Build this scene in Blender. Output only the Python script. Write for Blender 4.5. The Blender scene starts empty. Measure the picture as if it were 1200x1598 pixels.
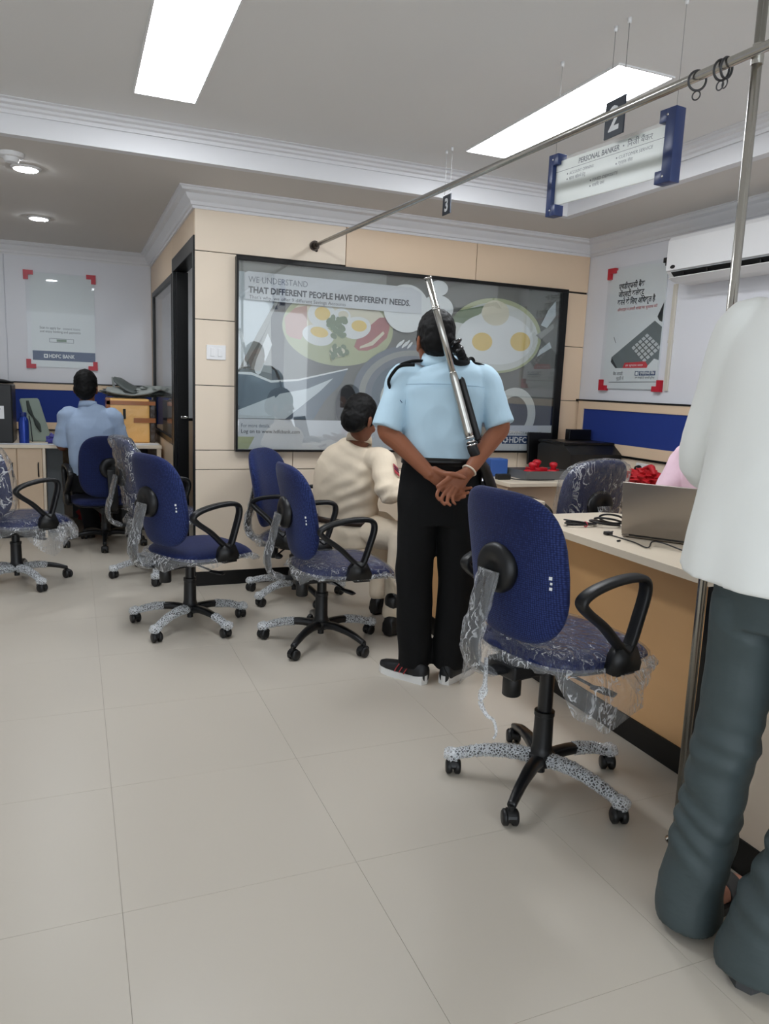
import bpy, bmesh, math, random
from mathutils import Vector, Matrix, noise
R = math.radians
PI = math.pi
V = Vector
sc = bpy.context.scene
C = sc.collection

# ------------------------------------------------------------------ camera
def make_camera():
    f = 1166.1
    yaw, pitch, roll = 0.39527, 0.16674, -0.039774
    cy, sy, cp, sp = math.cos(yaw), math.sin(yaw), math.cos(pitch), math.sin(pitch)
    fwd = V((sy * cp, cy * cp, -sp)); right = V((cy, -sy, 0)); down = fwd.cross(right)
    c, s = math.cos(roll), math.sin(roll)
    r2 = c * right + s * down; d2 = -s * right + c * down
    cam = bpy.data.cameras.new('camera'); o = bpy.data.objects.new('camera', cam); C.objects.link(o)
    m = Matrix((r2, -d2, -fwd)).transposed().to_4x4()
    m.translation = V((0, 0, 1.3))
    o.matrix_world = m
    cam.sensor_fit = 'HORIZONTAL'; cam.sensor_width = 36.0
    cam.lens = 36.0 * f / 1200.0
    cam.clip_start = 0.02
    sc.camera = o
make_camera()

# ------------------------------------------------------------------ world: overcast daylight entering by the open street front behind the camera
w = bpy.data.worlds.new('world'); sc.world = w; w.use_nodes = True
bg = w.node_tree.nodes['Background']
bg.inputs[0].default_value = (0.86, 0.93, 1.0, 1); bg.inputs[1].default_value = 1.7
sc.view_settings.view_transform = 'Standard'; sc.view_settings.look = 'None'
sc.view_settings.exposure = 0.58; sc.view_settings.gamma = 1.0
sc.view_settings.use_curve_mapping = False
PANEL_EMIT = 15.0
SPOT_EMIT = 120.0

# ------------------------------------------------------------------ materials
def lin(c):
    c = c / 255.0
    return c / 12.92 if c <= 0.04045 else ((c + 0.055) / 1.055) ** 2.4
def col(rgb): return (lin(rgb[0]), lin(rgb[1]), lin(rgb[2]), 1.0)
MATS = {}
def mat(name, rgb, rough=0.5, metal=0.0, spec=0.5, vary=0.06, vscale=6.0, bump=0.0, bscale=40.0, coat=0.0, bdist=0.002, stretch=None, sheen=0.0):
    if name in MATS: return MATS[name]
    m = bpy.data.materials.new(name); m.use_nodes = True
    nt = m.node_tree; N = nt.nodes; L = nt.links
    b = N['Principled BSDF']
    b.inputs['Roughness'].default_value = rough; b.inputs['Metallic'].default_value = metal
    b.inputs['Specular IOR Level'].default_value = spec
    b.inputs['Coat Weight'].default_value = coat; b.inputs['Coat Roughness'].default_value = 0.08
    b.inputs['Sheen Weight'].default_value = sheen
    tc = N.new('ShaderNodeTexCoord'); src = tc.outputs['Object']
    if stretch:
        mp = N.new('ShaderNodeMapping'); mp.inputs['Scale'].default_value = stretch
        L.new(src, mp.inputs[0]); src = mp.outputs[0]
    nz = N.new('ShaderNodeTexNoise'); nz.inputs['Scale'].default_value = vscale; nz.inputs['Detail'].default_value = 3.0
    L.new(src, nz.inputs['Vector'])
    mx = N.new('ShaderNodeMix'); mx.data_type = 'RGBA'
    c = col(rgb)
    mx.inputs[6].default_value = tuple(max(0, x * (1 - vary)) for x in c[:3]) + (1,)
    mx.inputs[7].default_value = tuple(min(1, x * (1 + vary)) for x in c[:3]) + (1,)
    L.new(nz.outputs['Fac'], mx.inputs[0]); L.new(mx.outputs[2], b.inputs['Base Color'])
    if bump:
        n2 = N.new('ShaderNodeTexNoise'); n2.inputs['Scale'].default_value = bscale; n2.inputs['Detail'].default_value = 4.0
        L.new(src, n2.inputs['Vector'])
        bp = N.new('ShaderNodeBump'); bp.inputs['Strength'].default_value = bump; bp.inputs['Distance'].default_value = bdist
        L.new(n2.outputs['Fac'], bp.inputs['Height']); L.new(bp.outputs[0], b.inputs['Normal'])
    MATS[name] = m
    return m
def emit(name, rgb, strength):
    m = bpy.data.materials.new(name); m.use_nodes = True
    nt = m.node_tree; nt.nodes.clear()
    e = nt.nodes.new('ShaderNodeEmission'); e.inputs[0].default_value = col(rgb); e.inputs[1].default_value = strength
    o = nt.nodes.new('ShaderNodeOutputMaterial'); nt.links.new(e.outputs[0], o.inputs[0])
    MATS[name] = m
    return m
def film_mat(name, milky=0.04, scale=16.0, streak=0.75, width=0.03, gl_lo=0.03, gl_hi=0.85, dist=0.03, tint=(246, 249, 252), net=False, bstr=0.9):
    # clear polythene: see-through, glossy, with milky creases whose white also paints in streak highlights
    m = bpy.data.materials.new(name); m.use_nodes = True
    nt = m.node_tree; N = nt.nodes; L = nt.links; N.clear()
    out = N.new('ShaderNodeOutputMaterial')
    tr = N.new('ShaderNodeBsdfTransparent'); tr.inputs[0].default_value = (0.97, 0.98, 0.99, 1)
    gl = N.new('ShaderNodeBsdfGlossy'); gl.inputs['Roughness'].default_value = 0.10
    df = N.new('ShaderNodeBsdfDiffuse'); df.inputs[0].default_value = col(tint)
    tl = N.new('ShaderNodeBsdfTranslucent'); tl.inputs[0].default_value = col(tint)
    md = N.new('ShaderNodeMixShader'); md.inputs[0].default_value = 0.4
    L.new(df.outputs[0], md.inputs[1]); L.new(tl.outputs[0], md.inputs[2])
    tc = N.new('ShaderNodeTexCoord')
    mp = N.new('ShaderNodeMapping'); mp.inputs['Scale'].default_value = (1.0, 1.0, 0.5) if not net else (1, 1, 1)
    L.new(tc.outputs['Object'], mp.inputs[0])
    nz = N.new('ShaderNodeTexNoise'); nz.inputs['Scale'].default_value = scale; nz.inputs['Detail'].default_value = 4.0; nz.inputs['Distortion'].default_value = 1.6
    L.new(mp.outputs[0], nz.inputs['Vector'])
    if net:
        vo = N.new('ShaderNodeTexVoronoi'); vo.feature = 'DISTANCE_TO_EDGE'; vo.inputs['Scale'].default_value = scale
        L.new(mp.outputs[0], vo.inputs['Vector'])
        rg = N.new('ShaderNodeMapRange'); rg.inputs[1].default_value = width; rg.inputs[2].default_value = width * 2.2
        rg.inputs[3].default_value = streak; rg.inputs[4].default_value = milky
        L.new(vo.outputs['Distance'], rg.inputs[0])
        hsrc = vo.outputs['Distance']
    else:
        sb = N.new('ShaderNodeMath'); sb.operation = 'SUBTRACT'; sb.inputs[1].default_value = 0.5
        L.new(nz.outputs['Fac'], sb.inputs[0])
        ab = N.new('ShaderNodeMath'); ab.operation = 'ABSOLUTE'; L.new(sb.outputs[0], ab.inputs[0])
        rg = N.new('ShaderNodeMapRange'); rg.interpolation_type = 'SMOOTHSTEP'; rg.inputs[1].default_value = 0.0; rg.inputs[2].default_value = width
        rg.inputs[3].default_value = streak; rg.inputs[4].default_value = 0.0
        L.new(ab.outputs[0], rg.inputs[0])
        # the painted highlight streaks come in patches
        n2 = N.new('ShaderNodeTexNoise'); n2.inputs['Scale'].default_value = scale * 0.55; L.new(mp.outputs[0], n2.inputs['Vector'])
        r2 = N.new('ShaderNodeMapRange'); r2.inputs[1].default_value = 0.45; r2.inputs[2].default_value = 0.62; L.new(n2.outputs['Fac'], r2.inputs[0])
        mu = N.new('ShaderNodeMath'); mu.operation = 'MULTIPLY'; L.new(rg.outputs[0], mu.inputs[0]); L.new(r2.outputs[0], mu.inputs[1])
        ad = N.new('ShaderNodeMath'); ad.operation = 'ADD'; ad.use_clamp = True; ad.inputs[1].default_value = milky; L.new(mu.outputs[0], ad.inputs[0])
        rg = ad; hsrc = nz.outputs['Fac']
    bp = N.new('ShaderNodeBump'); bp.inputs['Strength'].default_value = bstr; bp.inputs['Distance'].default_value = dist
    L.new(hsrc, bp.inputs['Height'])
    L.new(bp.outputs[0], gl.inputs['Normal'])
    lw = N.new('ShaderNodeLayerWeight'); lw.inputs[0].default_value = 0.5
    L.new(bp.outputs[0], lw.inputs['Normal'])
    pw_ = N.new('ShaderNodeMath'); pw_.operation = 'POWER'; pw_.inputs[1].default_value = 4.0; L.new(lw.outputs['Facing'], pw_.inputs[0])
    mr = N.new('ShaderNodeMapRange'); mr.inputs[3].default_value = gl_lo; mr.inputs[4].default_value = gl_hi
    L.new(pw_.outputs[0], mr.inputs[0])
    m1 = N.new('ShaderNodeMixShader'); L.new(rg.outputs[0], m1.inputs[0]); L.new(tr.outputs[0], m1.inputs[1]); L.new(md.outputs[0], m1.inputs[2])
    m2 = N.new('ShaderNodeMixShader'); L.new(mr.outputs[0], m2.inputs[0]); L.new(m1.outputs[0], m2.inputs[1]); L.new(gl.outputs[0], m2.inputs[2])
    L.new(m2.outputs[0], out.inputs[0])
    MATS[name] = m
    return m
def glass_mat(name, tint=(252, 253, 253), refl=0.06, hi=0.9, rough=0.02):
    m = bpy.data.materials.new(name); m.use_nodes = True
    nt = m.node_tree; N = nt.nodes; L = nt.links; N.clear()
    out = N.new('ShaderNodeOutputMaterial')
    tr = N.new('ShaderNodeBsdfTransparent'); tr.inputs[0].default_value = col(tint)
    gl = N.new('ShaderNodeBsdfGlossy'); gl.inputs['Roughness'].default_value = rough
    lw = N.new('ShaderNodeLayerWeight'); lw.inputs[0].default_value = 0.5
    fr = N.new('ShaderNodeMath'); fr.operation = 'POWER'; fr.inputs[1].default_value = 5.0
    L.new(lw.outputs['Facing'], fr.inputs[0])
    mr = N.new('ShaderNodeMapRange'); mr.inputs[3].default_value = refl; mr.inputs[4].default_value = hi
    L.new(fr.outputs[0], mr.inputs[0])
    m1 = N.new('ShaderNodeMixShader'); L.new(mr.outputs[0], m1.inputs[0]); L.new(tr.outputs[0], m1.inputs[1]); L.new(gl.outputs[0], m1.inputs[2])
    L.new(m1.outputs[0], out.inputs[0])
    MATS[name] = m
    return m
def mesh_fabric(name, dark, light, scale=150.0, axis=(0.04, 1, 1)):
    # woven chair fabric: small raised knots in rows
    m = bpy.data.materials.new(name); m.use_nodes = True
    nt = m.node_tree; N = nt.nodes; L = nt.links
    b = N['Principled BSDF']; b.inputs['Roughness'].default_value = 0.75; b.inputs['Sheen Weight'].default_value = 0.08
    b.inputs['Specular IOR Level'].default_value = 0.25
    tc = N.new('ShaderNodeTexCoord')
    mp = N.new('ShaderNodeMapping'); mp.inputs['Scale'].default_value = axis
    L.new(tc.outputs['Object'], mp.inputs[0])
    vo = N.new('ShaderNodeTexVoronoi'); vo.inputs['Scale'].default_value = scale; vo.inputs['Randomness'].default_value = 0.25
    L.new(mp.outputs[0], vo.inputs['Vector'])
    mr = N.new('ShaderNodeMapRange'); mr.inputs[1].default_value = 0.1; mr.inputs[2].default_value = 0.55
    L.new(vo.outputs['Distance'], mr.inputs[0])
    mx = N.new('ShaderNodeMix'); mx.data_type = 'RGBA'; mx.inputs[6].default_value = col(light); mx.inputs[7].default_value = col(dark)
    L.new(mr.outputs[0], mx.inputs[0]); L.new(mx.outputs[2], b.inputs['Base Color'])
    bp = N.new('ShaderNodeBump'); bp.inputs['Strength'].default_value = 0.6; bp.inputs['Distance'].default_value = 0.002; bp.invert = True
    L.new(vo.outputs['Distance'], bp.inputs['Height']); L.new(bp.outputs[0], b.inputs['Normal'])
    MATS[name] = m
    return m

m_white = mat('white_wall_paint', (226, 227, 232), 0.6, vary=0.015, bump=0.05)
m_ceil = mat('ceiling_paint', (230, 229, 227), 0.85, vary=0.02, vscale=1.2)
m_ceil2 = mat('ceiling_border_paint', (214, 209, 203), 0.8, vary=0.02, vscale=1.2)
m_mould = mat('plaster_moulding', (228, 228, 230), 0.6, vary=0.015)
m_floor = mat('floor_tile_glaze', (203, 195, 182), 0.34, spec=0.4, vary=0.035, vscale=1.4)
m_grout = mat('floor_grout', (176, 167, 155), 0.9)
m_lam = mat('cream_laminate', (234, 218, 197), 0.38, spec=0.4, vary=0.03, vscale=3.0)
m_lam2 = mat('peach_laminate', (226, 201, 172), 0.4, spec=0.4, vary=0.04, vscale=3.0)
m_oak = mat('golden_laminate', (222, 176, 124), 0.38, spec=0.4, vary=0.05, vscale=2.0, stretch=(1, 1, 6))
m_top = mat('pale_worktop_laminate', (236, 222, 200), 0.3, spec=0.45, vary=0.02)
m_black = mat('black_laminate', (9, 9, 10), 0.35, spec=0.35, vary=0.1)
m_blackm = mat('black_painted_metal', (16, 17, 20), 0.3, spec=0.5, vary=0.1)
m_plastic = mat('black_plastic', (13, 14, 16), 0.42, vary=0.12, bump=0.04, bscale=120)
m_steel = mat('brushed_steel', (188, 186, 180), 0.22, metal=1.0, vary=0.05, stretch=(1, 1, 0.1), vscale=60)
m_chrome = mat('chrome', (215, 215, 215), 0.12, metal=1.0, vary=0.02)
m_navy = mat('navy_sign_plastic', (38, 56, 104), 0.3, spec=0.6, vary=0.08)
m_bluefab = mat('blue_pinboard_cloth', (24, 52, 132), 0.85, vary=0.06, vscale=90, bump=0.2, bscale=400)
m_red = mat('red_corner_plastic', (190, 26, 48), 0.35, vary=0.06)
m_pcb = mat('white_plastic', (236, 236, 236), 0.35, vary=0.02)
m_print_w = mat('poster_paper', (224, 228, 230), 0.5, vary=0.02)
m_ink = mat('printed_dark_ink', (58, 62, 70), 0.6, vary=0.04)
m_ink2 = mat('printed_grey_ink', (120, 126, 136), 0.6, vary=0.04)
m_inkr = mat('printed_red_ink', (190, 60, 60), 0.6, vary=0.04)
m_inkw = mat('printed_white_ink', (235, 238, 240), 0.6, vary=0.02)
m_inkn = mat('printed_navy_ink', (46, 70, 112), 0.6, vary=0.04)
m_acry = glass_mat('clear_acrylic', refl=0.02, hi=0.6)
m_glass = glass_mat('clear_glass', refl=0.07, hi=1.0)
m_film = film_mat('clear_polythene', 0.03, 15.0, 0.6, 0.022, gl_lo=0.04, gl_hi=0.7)
m_film_hang = film_mat('creased_polythene', 0.16, 22.0, 0.85, 0.05, gl_lo=0.05, gl_hi=0.8)
m_bag = film_mat('crumpled_polythene_bag', 0.06, 17.0, 0.85, 0.040, gl_lo=0.06, gl_hi=0.8)
m_wrap = film_mat('bubble_wrap', 0.14, 105.0, 0.92, 0.10, gl_lo=0.04, gl_hi=0.5, dist=0.004, net=True)
m_fab = mesh_fabric('royal_blue_mesh_fabric', (20, 30, 74), (46, 64, 122))
m_fab2 = mesh_fabric('navy_blue_mesh_fabric', (17, 26, 66), (34, 50, 104))
m_fabs = mesh_fabric('royal_blue_seat_fabric', (20, 30, 74), (46, 64, 122), axis=(1, 1, 0.04))
m_panel = emit('led_diffuser', (246, 250, 255), PANEL_EMIT)
m_spot = emit('led_spot', (244, 250, 255), SPOT_EMIT)

# ------------------------------------------------------------------ mesh helpers
def box(bm, lo, hi, bev=0.0):
    x0, y0, z0 = lo; x1, y1, z1 = hi
    vs = [bm.verts.new(p) for p in ((x0, y0, z0), (x1, y0, z0), (x1, y1, z0), (x0, y1, z0), (x0, y0, z1), (x1, y0, z1), (x1, y1, z1), (x0, y1, z1))]
    fs = [bm.faces.new([vs[i] for i in q]) for q in ((3, 2, 1, 0), (4, 5, 6, 7), (0, 1, 5, 4), (1, 2, 6, 5), (2, 3, 7, 6), (3, 0, 4, 7))]
    if bev:
        es = list({e for f in fs for e in f.edges})
        bmesh.ops.bevel(bm, geom=es, offset=bev, segments=2, affect='EDGES', profile=0.5)
    return bm
def prism(bm, pts, axis, a, b):
    # pts: 2D outline, extruded along axis from a to b.  axis 'x': (y,z)  'y': (x,z)  'z': (x,y)
    def P(p, t):
        return {'x': (t, p[0], p[1]), 'y': (p[0], t, p[1]), 'z': (p[0], p[1], t)}[axis]
    v0 = [bm.verts.new(P(p, a)) for p in pts]; v1 = [bm.verts.new(P(p, b)) for p in pts]
    n = len(pts)
    bm.faces.new(v0); bm.faces.new(list(reversed(v1)))
    for i in range(n):
        bm.faces.new((v0[(i + 1) % n], v0[i], v1[i], v1[(i + 1) % n]))
    bmesh.ops.recalc_face_normals(bm, faces=bm.faces[:])
    return bm
def rings_to_faces(bm, rings, closed=True, cap=True, loop=False):
    n = len(rings[0])
    R_ = [[bm.verts.new(p) for p in r] for r in rings]
    m = len(R_)
    for i in range(m if loop else m - 1):
        a, b = R_[i], R_[(i + 1) % m]
        for j in range(n if closed else n - 1):
            k = (j + 1) % n
            bm.faces.new((a[j], a[k], b[k], b[j]))
    if cap and not loop and closed:
        bm.faces.new(list(reversed(R_[0]))); bm.faces.new(R_[-1])
    return R_
def ring(c, ax, ay, n=16, p=2.0):
    c = V(c); out = []
    for i in range(n):
        t = 2 * PI * i / n
        cx, sy = math.cos(t), math.sin(t)
        u = math.copysign(abs(cx) ** (2 / p), cx); v = math.copysign(abs(sy) ** (2 / p), sy)
        out.append(c + ax * u + ay * v)
    return out
def catmull(pts, k=6, closed=False):
    pts = [V(p) for p in pts]; n = len(pts); out = []
    if n < 3 and not closed: 
        return [pts[0].lerp(pts[-1], i / k) for i in range(k + 1)]
    seg = n if closed else n - 1
    for i in range(seg):
        if closed: a, b, c, d = pts[(i - 1) % n], pts[i], pts[(i + 1) % n], pts[(i + 2) % n]
        else: a, b, c, d = pts[max(i - 1, 0)], pts[i], pts[i + 1], pts[min(i + 2, n - 1)]
        for j in range(k):
            t = j / k
            out.append(0.5 * ((2 * b) + (c - a) * t + (2 * a - 5 * b + 4 * c - d) * t * t + (3 * b - a - 3 * c + d) * t ** 3))
    if not closed: out.append(pts[-1])
    return out
def frames(path, ref, closed=False):
    n = len(path); out = []
    for i in range(n):
        a = path[(i - 1) % n] if (closed or i) else path[0]
        b = path[(i + 1) % n] if (closed or i < n - 1) else path[-1]
        t = (b - a).normalized()
        s = ref - t * ref.dot(t)
        if s.length < 1e-4: s = V((1, 0, 0)) - t * t.x
        s.normalize()
        out.append((t, s, t.cross(s)))
    return out
def sweep(bm, pts, ra, rb=None, ref=(0, 0, 1), n=10, p=2.0, k=6, closed=False, smooth=True, cap=True):
    # ra: radius along the ref direction, rb: across it; numbers or lists per control point
    if rb is None: rb = ra
    m = len(pts)
    A = list(ra) if isinstance(ra, (list, tuple)) else [ra] * m
    B = list(rb) if isinstance(rb, (list, tuple)) else [rb] * m
    path = catmull(pts, k, closed) if smooth else [V(q) for q in pts]
    kk = k if smooth else 1
    if smooth and m < 3 and not closed:
        A = [A[0] + (A[-1] - A[0]) * i / k for i in range(k + 1)]; B = [B[0] + (B[-1] - B[0]) * i / k for i in range(k + 1)]
    else:
        def interp(Q):
            o = []
            for i in range(len(path)):
                s = i / kk; j = int(s); f = s - j
                a = Q[j % m]; b = Q[(j + 1) % m] if closed else Q[min(j + 1, m - 1)]
                f = f * f * (3 - 2 * f)
                o.append(a + (b - a) * f)
            return o
        A, B = interp(A), interp(B)
    F = frames(path, V(ref), closed)
    rs = [ring(c, s * A[i], u * B[i], n, p) for i, (c, (t, s, u)) in enumerate(zip(path, F))]
    rings_to_faces(bm, rs, loop=closed, cap=cap)
    return bm
def limb(bm, pts, rads, n=14, k=5, flat=1.0, ref=(0, 1, 0)):
    # tapering limb with rounded ends
    pts = [V(p) for p in pts]; rads = list(rads)
    d0 = (pts[0] - pts[1]).normalized(); d1 = (pts[-1] - pts[-2]).normalized()
    path = catmull(pts, k); m = len(pts); rr = []
    if m < 3: rr = [rads[0] + (rads[-1] - rads[0]) * i / k for i in range(k + 1)]
    else:
        for i in range(len(path)):
            s = i / k; j = min(int(s), m - 1); f = s - j; f = f * f * (3 - 2 * f)
            rr.append(rads[j] + (rads[min(j + 1, m - 1)] - rads[j]) * f)
    pre = [(path[0] + d0 * rads[0] * a, rads[0] * b) for a, b in ((0.96, 0.25), (0.75, 0.66), (0.4, 0.92))]
    post = [(path[-1] + d1 * rads[-1] * a, rads[-1] * b) for a, b in ((0.4, 0.92), (0.75, 0.66), (0.96, 0.25))]
    P = [q[0] for q in pre] + path + [q[0] for q in post]; Q = [q[1] for q in pre] + rr + [q[1] for q in post]
    F = frames(P, V(ref))
    rings_to_faces(bm, [ring(c, s * q * flat, u * q, n) for c, q, (t, s, u) in zip(P, Q, F)])
    return bm
def ball(bm, c, rx, ry=None, rz=None, M=None, u=14, v=10):
    ry = rx if ry is None else ry; rz = rx if rz is None else rz
    m = Matrix.Translation(V(c)) @ (M.to_4x4() if M else Matrix.Identity(4)) @ Matrix.Diagonal((rx, ry, rz, 1))
    bmesh.ops.create_uvsphere(bm, u_segments=u, v_segments=v, radius=1.0, matrix=m)
    return bm
def cyl(bm, a, b, r, r2=None, n=18):
    a, b = V(a), V(b); t = (b - a).normalized()
    s = V((1, 0, 0)) if abs(t.x) < 0.9 else V((0, 1, 0)); s = (s - t * s.dot(t)).normalized(); u = t.cross(s)
    r2 = r if r2 is None else r2
    rings_to_faces(bm, [ring(a, s * r, u * r, n), ring(b, s * r2, u * r2, n)])
    return bm
def lathe(bm, prof, n=24, c=(0, 0, 0), M=None):
    # prof: (r, z) pairs bottom to top
    c = V(c); M = M or Matrix.Identity(3)
    rs = []
    for r, z in prof:
        rs.append([c + M @ V((r * math.cos(2 * PI * i / n), r * math.sin(2 * PI * i / n), z)) for i in range(n)])
    rings_to_faces(bm, rs)
    return bm
def torus(bm, c, R1, r, nrm=(0, 0, 1), n=28, k=8, sx=1.0):
    c = V(c); z = V(nrm).normalized(); x = V((1, 0, 0)) if abs(z.x) < 0.9 else V((0, 1, 0))
    x = (x - z * x.dot(z)).normalized(); y = z.cross(x)
    rs = []
    for i in range(n):
        t = 2 * PI * i / n; d = x * math.cos(t) * sx + y * math.sin(t)
        dn = (x * math.cos(t) + y * math.sin(t)).normalized()
        rs.append(ring(c + d * R1, dn * r, z * r, k))
    rings_to_faces(bm, rs, loop=True)
    return bm
def BM(): return bmesh.new()
def to_mesh(name, bm, m=None, smooth=True, recalc=True):
    if recalc: bmesh.ops.recalc_face_normals(bm, faces=bm.faces[:])
    me = bpy.data.meshes.new(name); bm.to_mesh(me); bm.free()
    for mm in (m if isinstance(m, (list, tuple)) else [m]):
        if mm: me.materials.append(mm)
    if smooth:
        try: me.shade_smooth()
        except Exception: pass
    return me
def obj(name, bm, m=None, parent=None, smooth=False, auto=None, label=None):
    me = bm if isinstance(bm, bpy.types.Mesh) else to_mesh(name, bm, m, smooth or auto is not None)
    if auto is not None and not isinstance(bm, bpy.types.Mesh):
        try: me.set_sharp_from_angle(angle=R(auto))
        except Exception: pass
    o = bpy.data.objects.new(name, me); C.objects.link(o)
    if parent is not None: o.parent = parent
    if label: o['label'] = label
    return o
def thing(name, label, cat, loc=(0, 0, 0), rotz=0.0, group=None):
    o = bpy.data.objects.new(name, None); C.objects.link(o); o.empty_display_size = 0.05
    o.location = loc; o.rotation_euler = (0, 0, rotz)
    o['label'] = label; o['category'] = cat
    if group: o['group'] = group
    return o
def tag(o, label, cat, group=None):
    o['label'] = label; o['category'] = cat
    if group: o['group'] = group
    return o
def struct(name, bm, m, parent=None, smooth=False, auto=None):
    o = obj(name, bm, m, parent, smooth, auto)
    if parent is None: o['kind'] = 'structure'
    return o
def text_mesh(s, size, bold=0.0, shear=0.0, align='LEFT', res=2, ext=0.0):
    c = bpy.data.curves.new('lettering', 'FONT'); c.body = s; c.size = size; c.offset = bold; c.shear = shear
    c.align_x = align; c.resolution_u = res; c.extrude = ext
    o = bpy.data.objects.new('lettering', c); C.objects.link(o)
    dg = bpy.context.evaluated_depsgraph_get()
    me = bpy.data.meshes.new_from_object(o.evaluated_get(dg))
    C.objects.unlink(o); bpy.data.objects.remove(o)
    return me
def text_into(bm, s, size, M, width=None, mi=0, bold=0.0, shear=0.0, align='LEFT'):
    # lettering baked to faces; width squeezes or stretches it to the printed length
    me = text_mesh(s, size, bold, shear, align)
    xs = [v.co.x for v in me.vertices]
    k = 1.0
    if width and xs: k = width / max(1e-6, max(xs) - min(xs))
    x0 = min(xs) if align == 'LEFT' else 0
    vs = [bm.verts.new(M @ V(((v.co.x - x0) * k, v.co.y, 0))) for v in me.vertices]
    for p in me.polygons:
        try:
            f = bm.faces.new([vs[i] for i in p.vertices]); f.material_index = mi
        except ValueError: pass
    bpy.data.meshes.remove(me)
def flat(bm, pts, M, mi=0, lift=0.0):
    f = bm.faces.new([bm.verts.new(M @ V((p[0], p[1], lift))) for p in pts]); f.material_index = mi
def ell(cx, cy, rx, ry, n=36, a0=0, a1=360, rot=0):
    o = []
    for i in range(n):
        t = R(a0 + (a1 - a0) * i / (n - (0 if a1 - a0 == 360 else 1)))
        x, y = rx * math.cos(t), ry * math.sin(t)
        c, s = math.cos(R(rot)), math.sin(R(rot))
        o.append((cx + x * c - y * s, cy + x * s + y * c))
    return o
# ================================================================== SETTING
YP = 4.70      # face of the panelled partition with the big display
XR = 3.507     # right wall
XS = 0.68      # side face of the partition (door and window into the cabin)
YB = 7.40      # far left wall
ZL, ZH = 2.39, 2.53
X0, Y0 = -2.6, -2.6

# floor: bed of grout with single tiles
fl = struct('floor', box(BM(), (X0, Y0, -0.06), (XR + 0.1, YB + 0.1, -0.0025)), m_grout)
T = 0.6115
tm = to_mesh('tile', box(BM(), (0.0004, 0.0004, -0.012), (T - 0.0004, T - 0.0004, 0.0), 0.0003), m_floor, smooth=False)
for i in range(-5, 6):
    for j in range(-7, 11):
        x, y = 0.0755 + i * T, 1.748 + j * T
        if x < X0 or x > XR - 0.02 or y < Y0 or y > YB - 0.02: continue
        o = obj('tile', tm, None, fl); o.location = (x, y, 0)
        o.rotation_euler = (0, 0, 0)

# ceiling: low border slab with a raised tray
YT, XT = 4.13, 2.88
ce = struct('ceiling', box(BM(), (X0, Y0, ZH), (XT + 0.06, YT + 0.06, ZH + 0.05)), m_ceil)
bm = BM()
box(bm, (X0, YT + 0.05, ZL), (XR + 0.1, YB + 0.1, ZL + 0.04))
box(bm, (XT + 0.05, Y0, ZL), (XR + 0.1, YT + 0.05, ZL + 0.04))
obj('border_slab', bm, m_ceil2, ce)
# the tray's upright edge and moulding
bm = BM()
box(bm, (X0, YT - 0.004, ZL - 0.001), (XT - 0.004, YT + 0.05, ZH - 0.0005)); box(bm, (XT - 0.004, Y0, ZL - 0.001), (XT + 0.05, YT + 0.05, ZH - 0.0005))
struct('trim_1', bm, m_mould)
def cornice(prof, pts, nrm):
    # prof: (out, z) outline;  pts: path in plan;  nrm: outward direction per point (mitred)
    bm = BM(); rs = []
    for p, n in zip(pts, nrm):
        rs.append([V((p[0] + n[0] * o, p[1] + n[1] * o, z)) for o, z in prof])
    rings_to_faces(bm, rs)
    return bm
tray_prof = [(0.0, 2.478), (0.014, 2.476), (0.016, 2.492), (0.030, 2.497), (0.034, 2.508), (0.056, 2.513), (0.060, 2.524), (0.085, 2.526), (0.085, 2.5299), (0.0, 2.5299)]
struct('trim_2', cornice(tray_prof, [(X0, YT - 0.004), (XT - 0.004, YT - 0.004), (XT - 0.004, Y0)], [(0, -1), (-1, -1), (-1, 0)]), m_mould, auto=35)
corn = [(0.0, 2.282), (0.012, 2.282), (0.014, 2.296), (0.024, 2.300), (0.028, 2.318), (0.050, 2.338), (0.056, 2.356), (0.080, 2.366), (0.086, 2.380), (0.095, 2.382), (0.095, ZL - 0.0005), (0.0, ZL - 0.0005)]
struct('trim_3', cornice(corn, [(XS, YB), (XS, YP), (XR, YP), (XR, Y0)], [(-1, -1), (-1, -1), (-1, -1), (-1, 0)]), m_mould, auto=35)
struct('trim_4', cornice(corn, [(X0, YB), (-0.56, YB), (XS - 0.001, YB)], [(0, -1), (0, -1), (0, -1)]), m_mould, auto=35)

# walls
struct('wall_right', box(BM(), (XR, Y0, 0), (XR + 0.1, YB + 0.1, ZL)), m_white)
struct('wall_far', box(BM(), (X0, YB, 0), (XR, YB + 0.1, ZL)), m_white)
struct('wall_left', box(BM(), (X0 - 0.1, Y0, 0), (X0, YB + 0.1, ZH + 0.05)), m_white)
# joint line in the far wall
wf = bpy.data.objects['wall_far']
obj('wall_sheet', box(BM(), (-0.525, YB - 0.012, 1.21), (XS - 0.002, YB, 2.285), 0.002), m_white, wf)
obj('wall_sheet', box(BM(), (-1.9, YB - 0.012, 1.21), (-0.531, YB, 2.285), 0.002), m_white, wf)
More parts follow.
